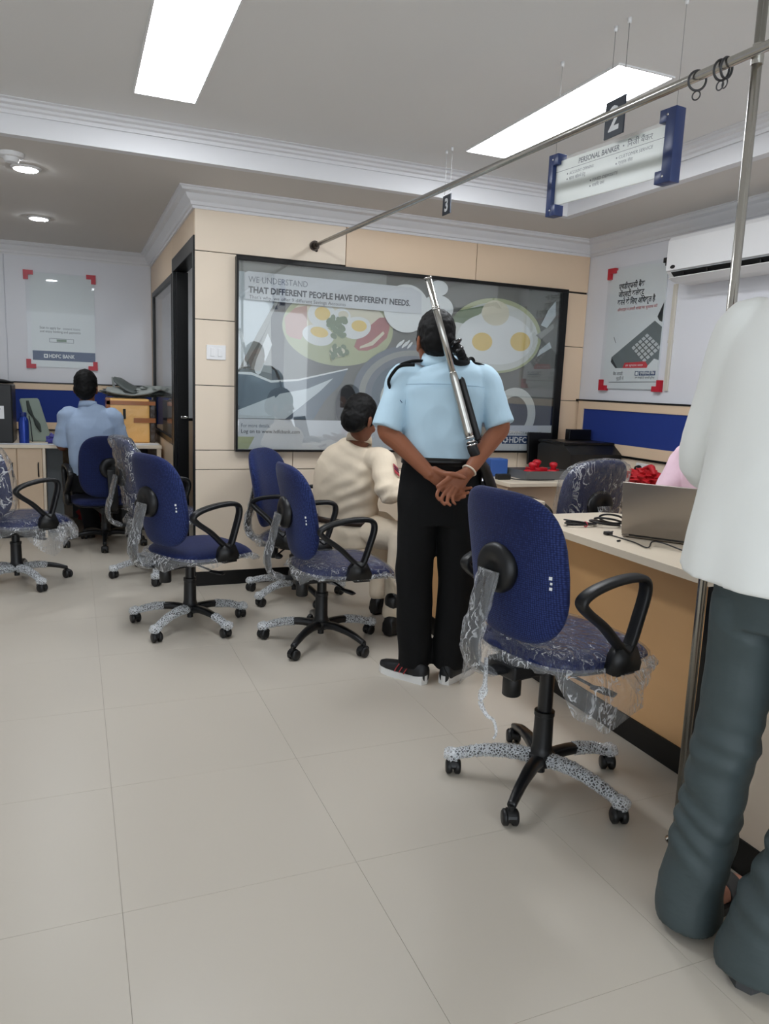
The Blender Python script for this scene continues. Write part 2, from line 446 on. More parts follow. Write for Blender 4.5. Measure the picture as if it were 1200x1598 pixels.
# partition behind the display: carcass and laminate panels, each its own board
pw = struct('wall_back', box(BM(), (XS + 0.02, YP + 0.012, 0), (XR, YP + 0.10, ZL)), m_black)
def panel(x0, x1, z0, z1, m=m_lam):
    g = 0.0022
    obj('panel', box(BM(), (x0 + g, YP - 0.004, z0 + g), (x1 - g, YP + 0.013, z1 - g), 0.0015), m, pw)
zs = [0.09, 0.745, 0.866, 1.262, 1.653, 2.048, 2.285]
xl, xr = 0.928, 3.300
for a, b in zip([0.866, 1.262, 1.653], [1.262, 1.653, 2.048]):
    panel(XS, xl, a, b)
for a, b in zip([0.866, 1.247, 1.640], [1.247, 1.640, 2.022]):
    panel(xr, XR, a, b, m_lam2)
for a, b in ((XS, 1.623), (1.623, 2.567), (2.567, XR)):
    panel(a, b, 2.048 if a < 1 else 2.03, 2.285, m_lam if a < 1 else m_lam2)
for a, b in ((XS, 1.30), (1.30, 2.2), (2.2, 3.0), (3.0, XR)):
    panel(a, b, 0.745, 0.866); panel(a, b, 0.09, 0.745)
struct('baseboard_back', box(BM(), (XS + 0.005, YP - 0.008, 0), (2.3, YP + 0.012, 0.092), 0.002), m_black)

# side face of the partition: cream panels, black door frame, glazed window
sw = struct('wall_cabin', box(BM(), (XS + 0.004, 5.76, 0.0), (XS + 0.08, YB, 0.80)), m_lam2)
def spanel(y0, y1, z0, z1):
    obj('panel', box(BM(), (XS, y0 + 0.002, z0 + 0.002), (XS + 0.08, y1 - 0.002, z1 - 0.002), 0.0015), m_lam2, sw)
spanel(YP + 0.014, 5.76, 2.135, 2.285); spanel(5.76, YB, 2.045, 2.285)
spanel(7.27, YB, 0.80, 2.045); spanel(5.76, YB, 0.42, 0.80); spanel(5.76, YB, 0.0, 0.42)
# door opening with black frame; the black leaf stands open into the cabin
dr = struct('door_1', box(BM(), (XS - 0.008, 4.702, 2.045), (XS + 0.09, 5.76, 2.135), 0.003), m_black)
obj('door_frame', box(BM(), (XS - 0.008, 4.702, 0), (XS + 0.09, 4.745, 2.045), 0.003), m_black, dr)
obj('door_frame', box(BM(), (XS - 0.008, 5.69, 0), (XS + 0.09, 5.76, 2.045), 0.003), m_black, dr)
obj('door_leaf', box(BM(), (XS + 0.01, 5.645, 0.012), (XS + 0.092, 5.685, 2.04), 0.003), m_black, dr)
bm = BM(); sweep(bm, [(XS + 0.072, 5.642, 1.02), (XS + 0.072, 5.60, 1.02), (XS + 0.03, 5.595, 1.02)], 0.008, n=8)
obj('door_handle', bm, m_chrome, dr, smooth=True)
bm = BM(); box(bm, (XS + 0.02, 4.76, 1.93), (XS + 0.07, 4.86, 1.985), 0.004)
obj('door_closer', bm, m_plastic, dr)
# window
wn = struct('window_1', box(BM(), (XS - 0.006, 5.80, 2.0), (XS + 0.086, 7.27, 2.045), 0.002), m_black)
for lo, hi in (((XS - 0.006, 5.80, 0.80), (XS + 0.086, 5.84, 2.0)), ((XS - 0.006, 7.20, 0.80), (XS + 0.03, 7.27, 2.0)), ((XS - 0.006, 5.84, 0.80), (XS + 0.03, 7.20, 0.845))):
    obj('window_frame', box(BM(), lo, hi, 0.002), m_black, wn)
obj('pane', box(BM(), (XS + 0.006, 5.84, 0.845), (XS + 0.012, 7.20, 2.0)), m_glass, wn)
obj('door_post', box(BM(), (XS - 0.002, 5.76, 0.8), (XS + 0.08, 5.80, 2.045), 0.001), m_lam2, sw)
# inside of the cabin: white wall above a wooden dado
ci = struct('wall_inner', box(BM(), (1.6, 4.81, 0), (1.66, YB, ZL)), m_white)
obj('dado_panel', box(BM(), (1.585, 4.81, 0.0), (1.6, YB, 0.9), 0.002), m_lam2, ci)
obj('dado_rail', box(BM(), (1.58, 4.81, 0.9), (1.6, YB, 0.925), 0.002), m_black, ci)
struct('wall_inner_far', box(BM(), (XS + 0.09, YB - 0.02, 0), (1.6, YB - 0.002, ZL)), mat('cabin_wall_paint', (224, 226, 228), 0.6))
wif = bpy.data.objects['wall_inner_far']
obj('dado_panel', box(BM(), (XS + 0.09, YB - 0.034, 0.0), (1.58, YB - 0.02, 0.9), 0.002), m_lam2, wif)
obj('dado_rail', box(BM(), (XS + 0.09, YB - 0.04, 0.9), (1.58, YB - 0.02, 0.925), 0.002), m_black, wif)
ct = thing('ceiling_light', 'added unseen square glowing panel that brightens the cabin behind the door', 'ceiling light', (1.20, 5.6, ZL))  # unseen panel added to brighten the cabin and the strip beside the door
obj('frame', box(BM(), (-0.16, -0.16, -0.008), (0.16, 0.16, -0.0005), 0.002), m_pcb, ct)
obj('diffuser', box(BM(), (-0.145, -0.145, -0.012), (0.145, 0.145, -0.008)), emit('cabin_fill_glow', (246, 250, 255), 34.0), ct)
# cupboard seen through the cabin window
cb = thing('cupboard', 'grey steel cupboard seen dimly through the cabin window glass', 'cupboard', (1.30, 6.35, 0))
mg = mat('grey_steel_paint', (120, 124, 122), 0.45)
obj('carcass', box(BM(), (-0.2, -0.5, 0), (0.25, 0.5, 1.85), 0.006), mg, cb)
for k in range(5):
    obj('shelf_edge', box(BM(), (-0.212, -0.48, 0.25 + k * 0.32), (-0.19, 0.48, 0.29 + k * 0.32), 0.003), mat('grey_steel_light', (165, 168, 166), 0.45), cb)

# right wall: pale lower panelling
wr = bpy.data.objects['wall_right']
for y0, y1 in ((3.9, 4.69), (2.9, 3.9), (1.9, 2.9), (0.4, 1.9)):
    obj('panel', box(BM(), (XR - 0.018, y0 + 0.002, 0.0), (XR, y1 - 0.002, 0.876), 0.0015), m_lam, wr)
# ================================================================== CEILING THINGS
def led_panel(x, y, label):
    t = thing('ceiling_light', label, 'ceiling light', (x, y, ZH), 0, 'recessed LED panels')
    w_, l_ = 0.137, 0.607
    bm = BM()
    for lo, hi in (((-w_, -l_, -0.006), (w_, -l_ + 0.008, 0.0)), ((-w_, l_ - 0.008, -0.006), (w_, l_, 0.0)), ((-w_, -l_ + 0.008, -0.006), (-w_ + 0.008, l_ - 0.008, 0.0)), ((w_ - 0.008, -l_ + 0.008, -0.006), (w_, l_ - 0.008, 0.0))):
        box(bm, lo, hi)
    obj('frame', bm, m_pcb, t)
    obj('diffuser', box(BM(), (-w_ + 0.008, -l_ + 0.008, -0.004), (w_ - 0.008, l_ - 0.008, -0.001)), m_panel, t)
led_panel(0.410, 3.107, 'long recessed LED panel glowing white at the left, cut by the top of the picture')
led_panel(2.058, 3.107, 'long recessed LED panel glowing white above the personal banker sign')
def spot(x, y, label):
    t = thing('downlight', label, 'ceiling light', (x, y, ZL), 0, 'round LED downlights')
    lathe_bm = BM(); lathe(lathe_bm, [(0.060, -0.012), (0.072, -0.010), (0.078, -0.004), (0.078, -0.0002)], 32)
    obj('rim', lathe_bm, m_pcb, t, smooth=True)
    b = BM(); lathe(b, [(0.01, -0.0145), (0.058, -0.014), (0.060, -0.012)], 32); obj('diffuser', b, m_spot, t, smooth=True)
spot(-0.209, 4.73, 'round LED downlight beside the smoke detector, nearer of the two')
spot(-0.200, 6.15, 'round LED downlight further back, in front of the scan-code poster')
t = thing('smoke_detector', 'white round smoke detector on the ceiling beside the nearer downlight', 'smoke detector', (-0.262, 4.47, ZL))
b = BM(); lathe(b, [(0.012, -0.045), (0.030, -0.044), (0.036, -0.036), (0.038, -0.022), (0.056, -0.020), (0.062, -0.006), (0.062, -0.0002)], 28)
obj('body', b, m_pcb, t, auto=30)
b = BM(); torus(b, (0, 0, -0.037), 0.026, 0.004); obj('sensor_ring', b, mat('grey_plastic', (150, 152, 155), 0.4), t, smooth=True)

# curtain rail across the hall and its upright
t = thing('curtain_rail', 'steel curtain rail running from the panelled wall to the upright pole', 'curtain rail', (0, 0, 0))
A = V((1.412, 4.69, 2.146)); B = V((1.576, 1.53, 2.15)); D = B + (B - A).normalized() * 2.2
bm = BM(); cyl(bm, A, D, 0.0125, n=20); obj('rail', bm, m_steel, t, smooth=True)
bm = BM(); d = (B - A).normalized()
cyl(bm, A - d * 0.008, A + d * 0.012, 0.030, n=20); cyl(bm, A + d * 0.012, A + d * 0.05, 0.021, 0.017, n=20)
ball(bm, A + V((0.012, 0.03, -0.026)) + d * 0.03, 0.010, u=8, v=6)
obj('wall_bracket', bm, mat('dark_bronze', (58, 50, 44), 0.4, metal=0.6), t, auto=35)
def curtain_ring(y, tilt, label):
    s = (A.y - y) / (A.y - B.y); c = A.lerp(B, s)
    t = thing('curtain_ring', label, 'curtain ring', c, 0, 'curtain rings on the rail')
    mr_ = mat('dark_curtain_ring', (70, 70, 72), 0.35, metal=0.5)
    b = BM(); torus(b, (0, 0, -0.010), 0.024, 0.0032, (tilt, 1, 0.12)); obj('ring', b, mr_, t, smooth=True)
    b = BM(); torus(b, (0.004 * tilt, 0.0, -0.047), 0.011, 0.0018, (1, tilt, 0)); obj('eyelet', b, mr_, t, smooth=True)
curtain_ring(1.700, 0.35, 'dark curtain ring on the rail, farther from the pole and hanging alone')
curtain_ring(1.622, 0.05, 'dark curtain ring on the rail, nearer the pole, first of the bunched pair')
curtain_ring(1.606, -0.2, 'dark curtain ring on the rail, nearest the pole, bunched against its neighbour')
t = thing('upright_pole', 'tall steel pole from floor to ceiling carrying the curtain rail', 'pole', (1.602, 1.53, 0))
bm = BM(); cyl(bm, (0.016, 0, 0.004), (-0.012, 0, ZH - 0.004), 0.0125, n=20); obj('tube', bm, m_steel, t, smooth=True)
bm = BM(); lathe(bm, [(0.030, 0.0), (0.030, 0.004), (0.016, 0.012), (0.0135, 0.03)], 24, c=(0.016, 0, 0)); obj('foot_plate', bm, m_steel, t, auto=35)
bm = BM(); lathe(bm, [(0.0135, -0.03), (0.016, -0.012), (0.030, -0.004), (0.030, 0.0)], 24, c=(-0.012, 0, ZH)); obj('ceiling_plate', bm, m_steel, t, auto=35)
bm = BM(); cyl(bm, (-0.0075, 0, 2.125), (-0.008, 0, 2.172), 0.0145, n=20); obj('clamp', bm, m_steel, t, auto=35)

# hanging signs: they face the customers (towards -x), lettering runs away from the far end to the near end
def wire(t, x, y, z0, z1, r=0.0011, name='wire', knob=True):
    bm = BM(); cyl(bm, (x, y, z0), (x, y, z1), r, n=6)
    obj(name, bm, mat('grey_wire', (120, 120, 120), 0.4, metal=0.5), t)
    if knob:
        bm = BM(); cyl(bm, (x, y, z1 - 0.016), (x, y, z1), 0.0065, n=12); obj('ceiling_fixing', bm, m_pcb, t, smooth=True)
def number_sign(ch, x, ya, yb, z0, z1, label):
    t = thing('number_sign', label, 'sign', (x, (ya + yb) / 2, 0), 0, 'counter number signs')
    h = (ya - yb) / 2
    obj('board', box(BM(), (-0.003, -h, z0), (0.003, h, z1), 0.0008), mat('dark_sign_board', (46, 54, 66), 0.35), t)
    M = Matrix(((0, 0, -1, -0.0036), (-1, 0, 0, 0), (0, 1, 0, 0), (0, 0, 0, 1)))
    hh = (z1 - z0)
    bm = BM(); text_into(bm, ch, hh * 0.92, M @ Matrix.Translation((0, z0 + hh * 0.18, 0)), bold=0.003, align='CENTER')
    obj('numeral', bm, m_inkw, t)
    for s in (-1, 1):
        bm = BM(); torus(bm, (0, s * h * 0.7, z1 + 0.006), 0.006, 0.0012, (1, 0, 0), n=12, k=6); obj('hook', bm, m_chrome, t, smooth=True)
        wire(t, 0, s * h * 0.7, z1 + 0.012, ZH)
number_sign('2', 1.730, 2.297, 2.197, 2.172, 2.292, 'small dark number sign 2 hanging behind the curtain rail')
number_sign('3', 1.842, 3.775, 3.685, 2.205, 2.303, 'small dark number sign 3 hanging just below the curtain rail')

# personal banker board
pb = V((1.735, 2.60, 0)); qb = V((1.806, 2.02, 0))
dirv = (qb - pb).normalized(); Lb = (qb - pb).length
t = thing('hanging_sign', 'hanging personal banker sign of clear acrylic between two navy end brackets', 'sign', ((pb + qb) / 2)[:], 0)
t.rotation_euler = (0, 0, math.atan2(dirv.y, dirv.x))      # local +x runs along the board, far to near; local -y faces the customers
hb = Lb / 2
obj('acrylic_sheet', box(BM(), (-hb + 0.02, -0.004, 2.012), (hb - 0.03, 0.004, 2.170), 0.001), mat('white_acrylic', (232, 234, 228), 0.4, spec=0.3, vary=0.02), t)
obj('cover_sheet', box(BM(), (-hb + 0.015, -0.009, 2.008), (hb - 0.03, -0.006, 2.180), 0.001), glass_mat('sign_cover_acrylic', refl=0.05, hi=0.3, rough=0.3), t)
for s, za, zb in ((-1, 1.972, 2.196), (1, 1.985, 2.212)):
    bm = BM()
    w1 = 0.026 if s < 0 else 0.040
    x0, x1 = (-hb - 0.006, -hb - 0.006 + w1) if s < 0 else (hb + 0.004 - w1, hb + 0.004)
    box(bm, (x0, -0.022, za), (x1, 0.022, zb), 0.002)
    xi = x1 if s < 0 else x0; 
    for z0 in (za, zb - 0.04):
        a, b = (xi - 0.004, xi + 0.026) if s < 0 else (xi - 0.026, xi + 0.004)
        box(bm, (a, -0.022, z0), (b, 0.022, z0 + 0.04), 0.002)
    br = obj('end_bracket', bm, m_navy, t, auto=35)
    for z0 in (za + 0.02, zb - 0.02):
        bm = BM(); cyl(bm, ((x0 + x1) / 2 - s * 0.012, -0.0245, z0), ((x0 + x1) / 2 - s * 0.012, -0.021, z0), 0.004, n=12)
        obj('screw', bm, m_chrome, br, smooth=True)
    wire(t, (x0 + x1) / 2, 0, zb - 0.002, ZH, 0.0007)
M = Matrix(((1, 0, 0, -hb), (0, 0, 1, -0.0046), (0, 1, 0, 0), (0, 0, 0, 1)))
Mz = lambda x, z: M @ Matrix.Translation((x, z, 0)) @ Matrix.Diagonal((1, 1, -1, 1))
bm = BM()
def bullet(x, z, r=0.003): flat(bm, ell(0, 0, r, r, 10), Mz(x, z))
text_into(bm, 'PERSONAL BANKER', 0.026, Mz(0.14, 2.140), 0.20, bold=0.0006, shear=0.12)
bullet(0.358, 2.149); text_into(bm, 'िनजी बैंकर', 0.028, Mz(0.375, 2.140), 0.11)
flat(bm, [(0.022, 2.131), (Lb - 0.032, 2.131), (Lb - 0.032, 2.1325), (0.022, 2.1325)], M)
bullet(0.085, 2.115); text_into(bm, 'ACCOUNT OPENING', 0.015, Mz(0.095, 2.110), 0.125, shear=0.12)
bullet(0.085, 2.096); text_into(bm, 'खाता खोलने हेतु', 0.016, Mz(0.095, 2.091), 0.085)
bullet(0.330, 2.115); text_into(bm, 'CUSTOMER SERVICE', 0.015, Mz(0.340, 2.110), 0.15, shear=0.12)
bullet(0.330, 2.096); text_into(bm, 'ग्राहक सेवा', 0.016, Mz(0.340, 2.091), 0.065)
bullet(0.210, 2.066); text_into(bm, 'FIXED DEPOSITS', 0.015, Mz(0.220, 2.061), 0.12, shear=0.12)
bullet(0.210, 2.047); text_into(bm, 'साविध जमा', 0.016, Mz(0.220, 2.042), 0.06)
obj('lettering', bm, m_ink, t)

# ================================================================== BIG DISPLAY ON THE PARTITION
fz0, fz1 = 0.862, 2.034; fx0, fx1 = 0.918, 3.305
dp = thing('poster_display', 'large black-framed glazed poster of eggs and plates on the cream partition', 'poster', ((fx0 + fx1) / 2, YP - 0.005, 0.85))
def dob(name, bm, m, **k):
    o = obj(name, bm, m, dp, **k); o.location = (-(fx0 + fx1) / 2, -(YP - 0.005), -0.85); return o
bm = BM()
dob('frame_bar', box(BM(), (fx0, 4.645, fz1 - 0.022), (fx1, 4.694, fz1), 0.002), m_black)
dob('frame_bar', box(BM(), (fx0, 4.645, fz0), (fx1, 4.694, fz0 + 0.014), 0.002), m_black)
dob('frame_bar', box(BM(), (fx0, 4.645, fz0 + 0.014), (fx0 + 0.014, 4.694, fz1 - 0.022), 0.002), m_black)
dob('frame_bar', box(BM(), (fx1 - 0.055, 4.645, fz0 + 0.014), (fx1, 4.694, fz1 - 0.022), 0.002), m_black)
PY = 4.676
inks = [mat('print_grey_table', (112, 113, 110), 0.6, vary=0.12, vscale=4), mat('print_pale_blue', (196, 206, 210), 0.6, vary=0.05), mat('print_dark_strip', (58, 58, 58), 0.6, vary=0.2, vscale=12),
        mat('print_white', (222, 226, 226), 0.6, vary=0.03), mat('print_plate_green', (176, 182, 146), 0.6, vary=0.10, vscale=9), mat('print_yolk', (224, 198, 122), 0.6, vary=0.08),  # plate and yolk inks paled to carry the haze of glass reflections
        mat('print_tomato', (172, 116, 116), 0.6, vary=0.25, vscale=25), mat('print_ham', (192, 158, 148), 0.6, vary=0.1), mat('print_herb', (122, 138, 112), 0.6, vary=0.25, vscale=40),
        mat('print_cloth_blue', (98, 112, 124), 0.6, vary=0.12), mat('print_bowl_blue', (116, 124, 134), 0.6, vary=0.15, vscale=14), mat('print_band', (206, 210, 214), 0.6, vary=0.02),
        m_ink, m_ink2, m_inkn, m_inkw, mat('print_cream', (214, 210, 190), 0.6, vary=0.04), mat('print_strip_grey', (150, 152, 148), 0.6, vary=0.1), mat('print_near_black', (38, 40, 44), 0.6), mat('print_plate_white', (206, 210, 206), 0.6, vary=0.04)]
bm = BM()
bpx0, bpx1, bpz0, bpz1 = fx0 + 0.014, fx1 - 0.055, fz0 + 0.014, fz1 - 0.022
box(bm, (bpx0, PY + 0.001, bpz0), (bpx1, PY + 0.012, bpz1))
lay = [0]
def F(pts, mi):
    lay[0] += 1
    Mx = Matrix(((1, 0, 0, 0), (0, 0, 1, PY - 0.00016 * lay[0]), (0, 1, 0, 0), (0, 0, 0, 1)))
    pts = [(min(max(x, bpx0), bpx1), min(max(z, bpz0), bpz1)) for x, z in pts]
    flat(bm, pts, Mx, mi)
def blend(a, b, n, i): return tuple(x + (y - x) * i / n for x, y in zip(a, b))
F([(bpx0, bpz0), (bpx1, bpz0), (bpx1, bpz1), (bpx0, bpz1)], 0)
F([(bpx0, 1.93), (bpx0, bpz1), (1.9, bpz1), (1.9, 1.93)], 17)
F([(0.925, 1.95), (0.973, 1.95), (1.0, 1.793), (1.19, 1.785), (0.948, 1.372), (0.923, 1.366)], 1)
F([(1.19, 1.79), (1.10, 1.60), (0.965, 1.368), (0.94, 1.367), (1.06, 1.60), (1.165, 1.79)], 17)
F([(1.183, 1.79), (1.23, 1.79), (1.222, 1.30), (1.15, 1.30), (1.138, 1.692)], 2)
F([(1.138, 1.68), (1.147, 1.35), (1.02, 1.372), (1.02, 1.40)], 17)
F([(1.12, 1.594), (1.148, 1.528), (1.077, 1.349), (1.062, 1.338), (1.045, 1.352), (1.037, 1.376), (1.051, 1.435)], 3)
F(ell(1.585, 1.655, 0.375, 0.238, 48), 4)
F(ell(1.585, 1.665, 0.335, 0.200, 48), 16)
F(ell(1.585, 1.655, 0.33, 0.205, 48, 180, 360), 4)
F([(1.224, 1.698), (1.29, 1.76), (1.368, 1.78), (1.37, 1.648), (1.33, 1.568), (1.262, 1.58), (1.236, 1.601)], 7)
F([(1.802, 1.69), (1.86, 1.74), (1.924, 1.746), (1.935, 1.68), (1.917, 1.613), (1.85, 1.553), (1.785, 1.525), (1.72, 1.522), (1.69, 1.545), (1.706, 1.59)], 6)
F([(1.73, 1.535), (1.82, 1.56), (1.90, 1.64), (1.89, 1.655), (1.81, 1.585), (1.73, 1.548)], 16)
F(ell(1.47, 1.725, 0.098, 0.078, 32, rot=-10), 3); F(ell(1.47, 1.738, 0.052, 0.042, 24), 5)
F(ell(1.60, 1.73, 0.06, 0.05, 32), 3); F(ell(1.61, 1.74, 0.035, 0.025, 24), 16)
F(ell(1.445, 1.602, 0.105, 0.064, 32, rot=-8), 3); F(ell(1.452, 1.622, 0.060, 0.032, 24, rot=-8), 5)
F(ell(1.70, 1.664, 0.103, 0.070, 32, rot=12), 3); F(ell(1.72, 1.678, 0.053, 0.036, 24), 5)
rnd = random.Random(3)
for k in range(26):
    a = rnd.uniform(-0.07, 0.07); 
    F(ell(1.57 + a * 0.8, 1.60 + rnd.uniform(0.0, 0.115), 0.024, 0.017, 10, rot=rnd.uniform(0, 180)), 8)
for k in range(36):
    a = rnd.uniform(0, 6.28); r_ = rnd.uniform(0, 1)
    F(ell(1.59 + 0.085 * r_ * math.cos(a), 1.505 + 0.045 * r_ * math.sin(a), 0.020, 0.015, 10, rot=rnd.uniform(0, 180)), 8 if k % 4 else 16)
for k in range(4):
    F(ell(2.121, 1.245, 0.438 - 0.045 * k, 0.335 - 0.036 * k, 48), (10, 17, 10, 9)[k])
F(ell(2.15, 1.215, 0.27, 0.20, 40), 19)
F(ell(2.045, 1.81, 0.165, 0.155, 36), 3); F(ell(2.273, 1.828, 0.118, 0.088, 32), 3); F(ell(2.275, 1.960, 0.068, 0.05, 24), 3)
for k in range(5): F(ell(2.0 + 0.02 * k, 1.575 + 0.012 * (k % 2), 0.008, 0.03, 8, rot=-40), 3)
F(ell(2.735, 1.675, 0.372, 0.255, 48), 4); F(ell(2.735, 1.668, 0.345, 0.232, 48), 19)
F([(2.366, 1.755), (2.442, 1.829), (2.625, 1.873), (2.605, 1.821), (2.47, 1.742)], 8)
F(ell(2.735, 1.655, 0.305, 0.175, 40), 3); F(ell(2.72, 1.83, 0.11, 0.085, 30), 16)
F(ell(2.627, 1.630, 0.080, 0.062, 28), 5); F(ell(2.934, 1.648, 0.082, 0.066, 28), 5)
F([(3.096, 1.773), (3.15, 1.88), (3.208, 1.948), (3.217, 1.844), (3.148, 1.756)], 1)
F([(3.06, 1.70), (3.2, 1.79), (3.21, 1.76), (3.1, 1.67)], 17); F([(3.08, 1.55), (3.2, 1.62), (3.18, 1.66), (3.1, 1.60)], 1)
F(ell(2.925, 1.135, 0.178, 0.192, 44), 19); F(ell(2.925, 1.135, 0.112, 0.130, 36), 0)
F([(0.923, 1.345), (1.018, 1.345), (1.139, 1.300), (1.315, 1.315), (1.646, 1.40), (1.60, 1.30), (1.50, 1.20), (1.42, 1.069), (0.925, 1.069)], 9)
F([(0.923, 1.352), (1.018, 1.353), (1.139, 1.308), (1.315, 1.323), (1.646, 1.404), (1.646, 1.396), (1.315, 1.311), (1.139, 1.294), (1.018, 1.337), (0.923, 1.338)], 3)
F([(0.93, 1.118), (1.191, 1.225), (1.379, 1.265), (1.549, 1.338), (1.465, 1.254), (1.235, 1.069), (0.93, 1.069)], 1)
F([(1.20, 1.31), (1.15, 1.24), (1.17, 1.20), (1.22, 1.25)], 9)
F(ell(1.645, 1.16, 0.075, 0.14, 28), 18)
F([(bpx0, bpz0), (2.10, bpz0), (2.09, 1.066), (bpx0, 1.066)], 11)
F([(2.74, bpz0), (bpx1, bpz0), (bpx1, 1.062), (2.74, 1.055)], 11)
F([(bpx0, 0.878), (1.0, 0.878), (1.04, 0.955), (bpx0, 0.955)], 4)
F([(0.968, 1.940), (0.99, 1.952), (2.075, 1.947), (2.146, 1.917), (2.153, 1.783), (1.956, 1.782), (1.213, 1.786), (0.974, 1.789)], 11)
F([(2.835, 0.924), (bpx1, 0.924), (bpx1, 0.984), (2.835, 0.984)], 14)
TY = PY - 0.00016 * lay[0] - 0.0003
MT = lambda x, z: Matrix(((1, 0, 0, x), (0, 0, -1, TY), (0, 1, 0, z), (0, 0, 0, 1)))
text_into(bm, 'WE UNDERSTAND', 0.052, MT(0.992, 1.888), 0.372, mi=13)
text_into(bm, 'THAT DIFFERENT PEOPLE HAVE DIFFERENT NEEDS.', 0.052, MT(0.993, 1.828), 1.075, mi=12, bold=0.0016)
text_into(bm, "That's why, we offer 9 different Savings Accounts", 0.029, MT(0.998, 1.793), 0.62, mi=12)
text_into(bm, 'For more details,', 0.032, MT(0.955, 1.014), 0.183, mi=13)
text_into(bm, 'Log on to www.hdfcbank.com', 0.034, MT(0.955, 0.978), 0.377, mi=12)
text_into(bm, 'SAVINGS', 0.032, MT(2.890, 0.992), 0.13, mi=13); text_into(bm, 'ACCOUNT', 0.032, MT(3.024, 0.992), 0.14, mi=12)
text_into(bm, 'HDFC BANK', 0.058, MT(2.896, 0.934), 0.315, mi=15, bold=0.0012)
F2 = lambda pts, mi: flat(bm, pts, Matrix(((1, 0, 0, 0), (0, 0, 1, TY), (0, 1, 0, 0), (0, 0, 0, 1))), mi)
cx_, cz_ = 2.863, 0.954
for a in range(8):
    c_, s_ = math.cos(a * PI / 4), math.sin(a * PI / 4)
    if a % 2 == 0: F2([(cx_ + 0.017 * c_ - 0.004 * s_, cz_ + 0.017 * s_ + 0.004 * c_), (cx_ + 0.026 * c_ - 0.004 * s_, cz_ + 0.026 * s_ + 0.004 * c_), (cx_ + 0.026 * c_ + 0.004 * s_, cz_ + 0.026 * s_ - 0.004 * c_), (cx_ + 0.017 * c_ + 0.004 * s_, cz_ + 0.017 * s_ - 0.004 * c_)], 15)
for q in range(4):
    c_, s_ = (1, 0, -1, 0)[q], (0, 1, 0, -1)[q]
    P_ = [(0.009, -0.018), (0.018, -0.018), (0.018, 0.018), (0.009, 0.009)]
    F2([(cx_ + x * c_ - y * s_, cz_ + x * s_ + y * c_) for x, y in P_], 15)
dob('printed_sheet', to_mesh('printed_sheet', bm, inks, smooth=False, recalc=False), None)
dob('glass_pane', box(BM(), (bpx0, 4.652, bpz0), (bpx1, 4.656, bpz1)), glass_mat('display_glass', refl=0.10, hi=1.0))

# switch plate on the partition
t = thing('switch_plate', 'white double switch plate on the cream panels left of the big poster', 'switch', (0.806, YP - 0.004, 1.462))
obj('plate', box(BM(), (-0.058, -0.010, -0.044), (0.058, 0.0, 0.044), 0.003), m_pcb, t)
for x in (-0.022, 0.022): obj('rocker', box(BM(), (x - 0.013, -0.015, -0.026), (x + 0.013, -0.009, 0.026), 0.003), m_pcb, t)
t = thing('wall_outlet', 'small white outlet low on the cream partition behind the officer', 'outlet', (1.20, YP - 0.004, 0.792))
obj('plate', box(BM(), (-0.035, -0.009, -0.028), (0.035, 0.0, 0.028), 0.003), m_pcb, t)
obj('socket_holes', box(BM(), (-0.012, -0.0105, -0.006), (0.012, -0.0085, 0.006), 0.001), m_ink, t)

# ================================================================== RIGHT WALL
PX = XR - 0.010
rp = thing('laptop_poster', 'tall clear-mounted poster of a grey laptop with red corner clips on the right wall', 'poster', (XR - 0.001, 4.13, 1.33))
RO = V((XR - 0.001, 4.13, 1.33))
def rob(name, bm, m, **k):
    o = obj(name, bm, m, rp, **k); o.location = -RO; return o
rob('printed_backing', box(BM(), (PX, 3.885, 1.345), (XR - 0.002, 4.43, 2.150)), m_print_w)
inks2 = [mat('print_laptop_grey', (104, 112, 114), 0.6, vary=0.15), mat('print_key', (196, 200, 202), 0.6, vary=0.03), mat('print_laptop_black', (30, 34, 38), 0.6), m_ink, m_inkr, m_inkn, m_inkw, m_print_w, mat('print_keyboard_bed', (86, 92, 96), 0.6, vary=0.1), mat('print_red', (205, 50, 62), 0.6)]
bm = BM(); lay2 = [0]
# local plane: u runs from the far end (y=4.43) to the near end, z up, faces -x
def FX(pts, mi):
    lay2[0] += 1
    x = PX - 0.00016 * lay2[0]
    f = bm.faces.new([bm.verts.new((x, min(max(y, 3.887), 4.428), z)) for y, z in pts]); f.material_index = mi
FX([(4.355, 1.563), (4.36, 1.53), (4.305, 1.487), (3.985, 1.487), (3.887, 1.487), (3.887, 1.745), (3.957, 1.788)], 0)
FX([(4.355, 1.563), (4.36, 1.53), (4.305, 1.487), (4.285, 1.487), (4.345, 1.55)], 2)
ky = [V((4.163, 1.622)), V((4.015, 1.714)), V((3.865, 1.617)), V((4.02, 1.515))]
FX([(p.x, p.y) for p in ky], 8)
for i in range(5):
    for j in range(5):
        def K(a, b): 
            q = ky[0].lerp(ky[1], a).lerp(ky[3].lerp(ky[2], a), b); return (q.x, q.y)
        a0, b0 = (i + 0.1) / 5, (j + 0.1) / 5; a1, b1 = (i + 0.86) / 5, (j + 0.86) / 5
        lay2[0] -= 1 if (i or j) else 0
        FX([K(a0, b0), K(a1, b0), K(a1, b1), K(a0, b1)], 1)
FX([(3.937, 1.812), (3.888, 1.899), (3.888, 1.775), (3.915, 1.785)], 2)
FX([(4.428, 1.347), (3.887, 1.347), (3.887, 1.535), (3.93, 1.545), (3.985, 1.50), (4.01, 1.486), (4.428, 1.486)], 7)
FX([(4.229, 1.487), (4.212, 1.522), (4.008, 1.529), (3.985, 1.502), (3.99, 1.487)], 9)
FX([(4.06, 1.436), (3.905, 1.438), (3.905, 1.467), (4.06, 1.465)], 5)
FX([(4.100, 1.436), (4.065, 1.436), (4.065, 1.466), (4.100, 1.466)], 5)
FX([(4.094, 1.441), (4.071, 1.441), (4.071, 1.461), (4.094, 1.461)], 6)
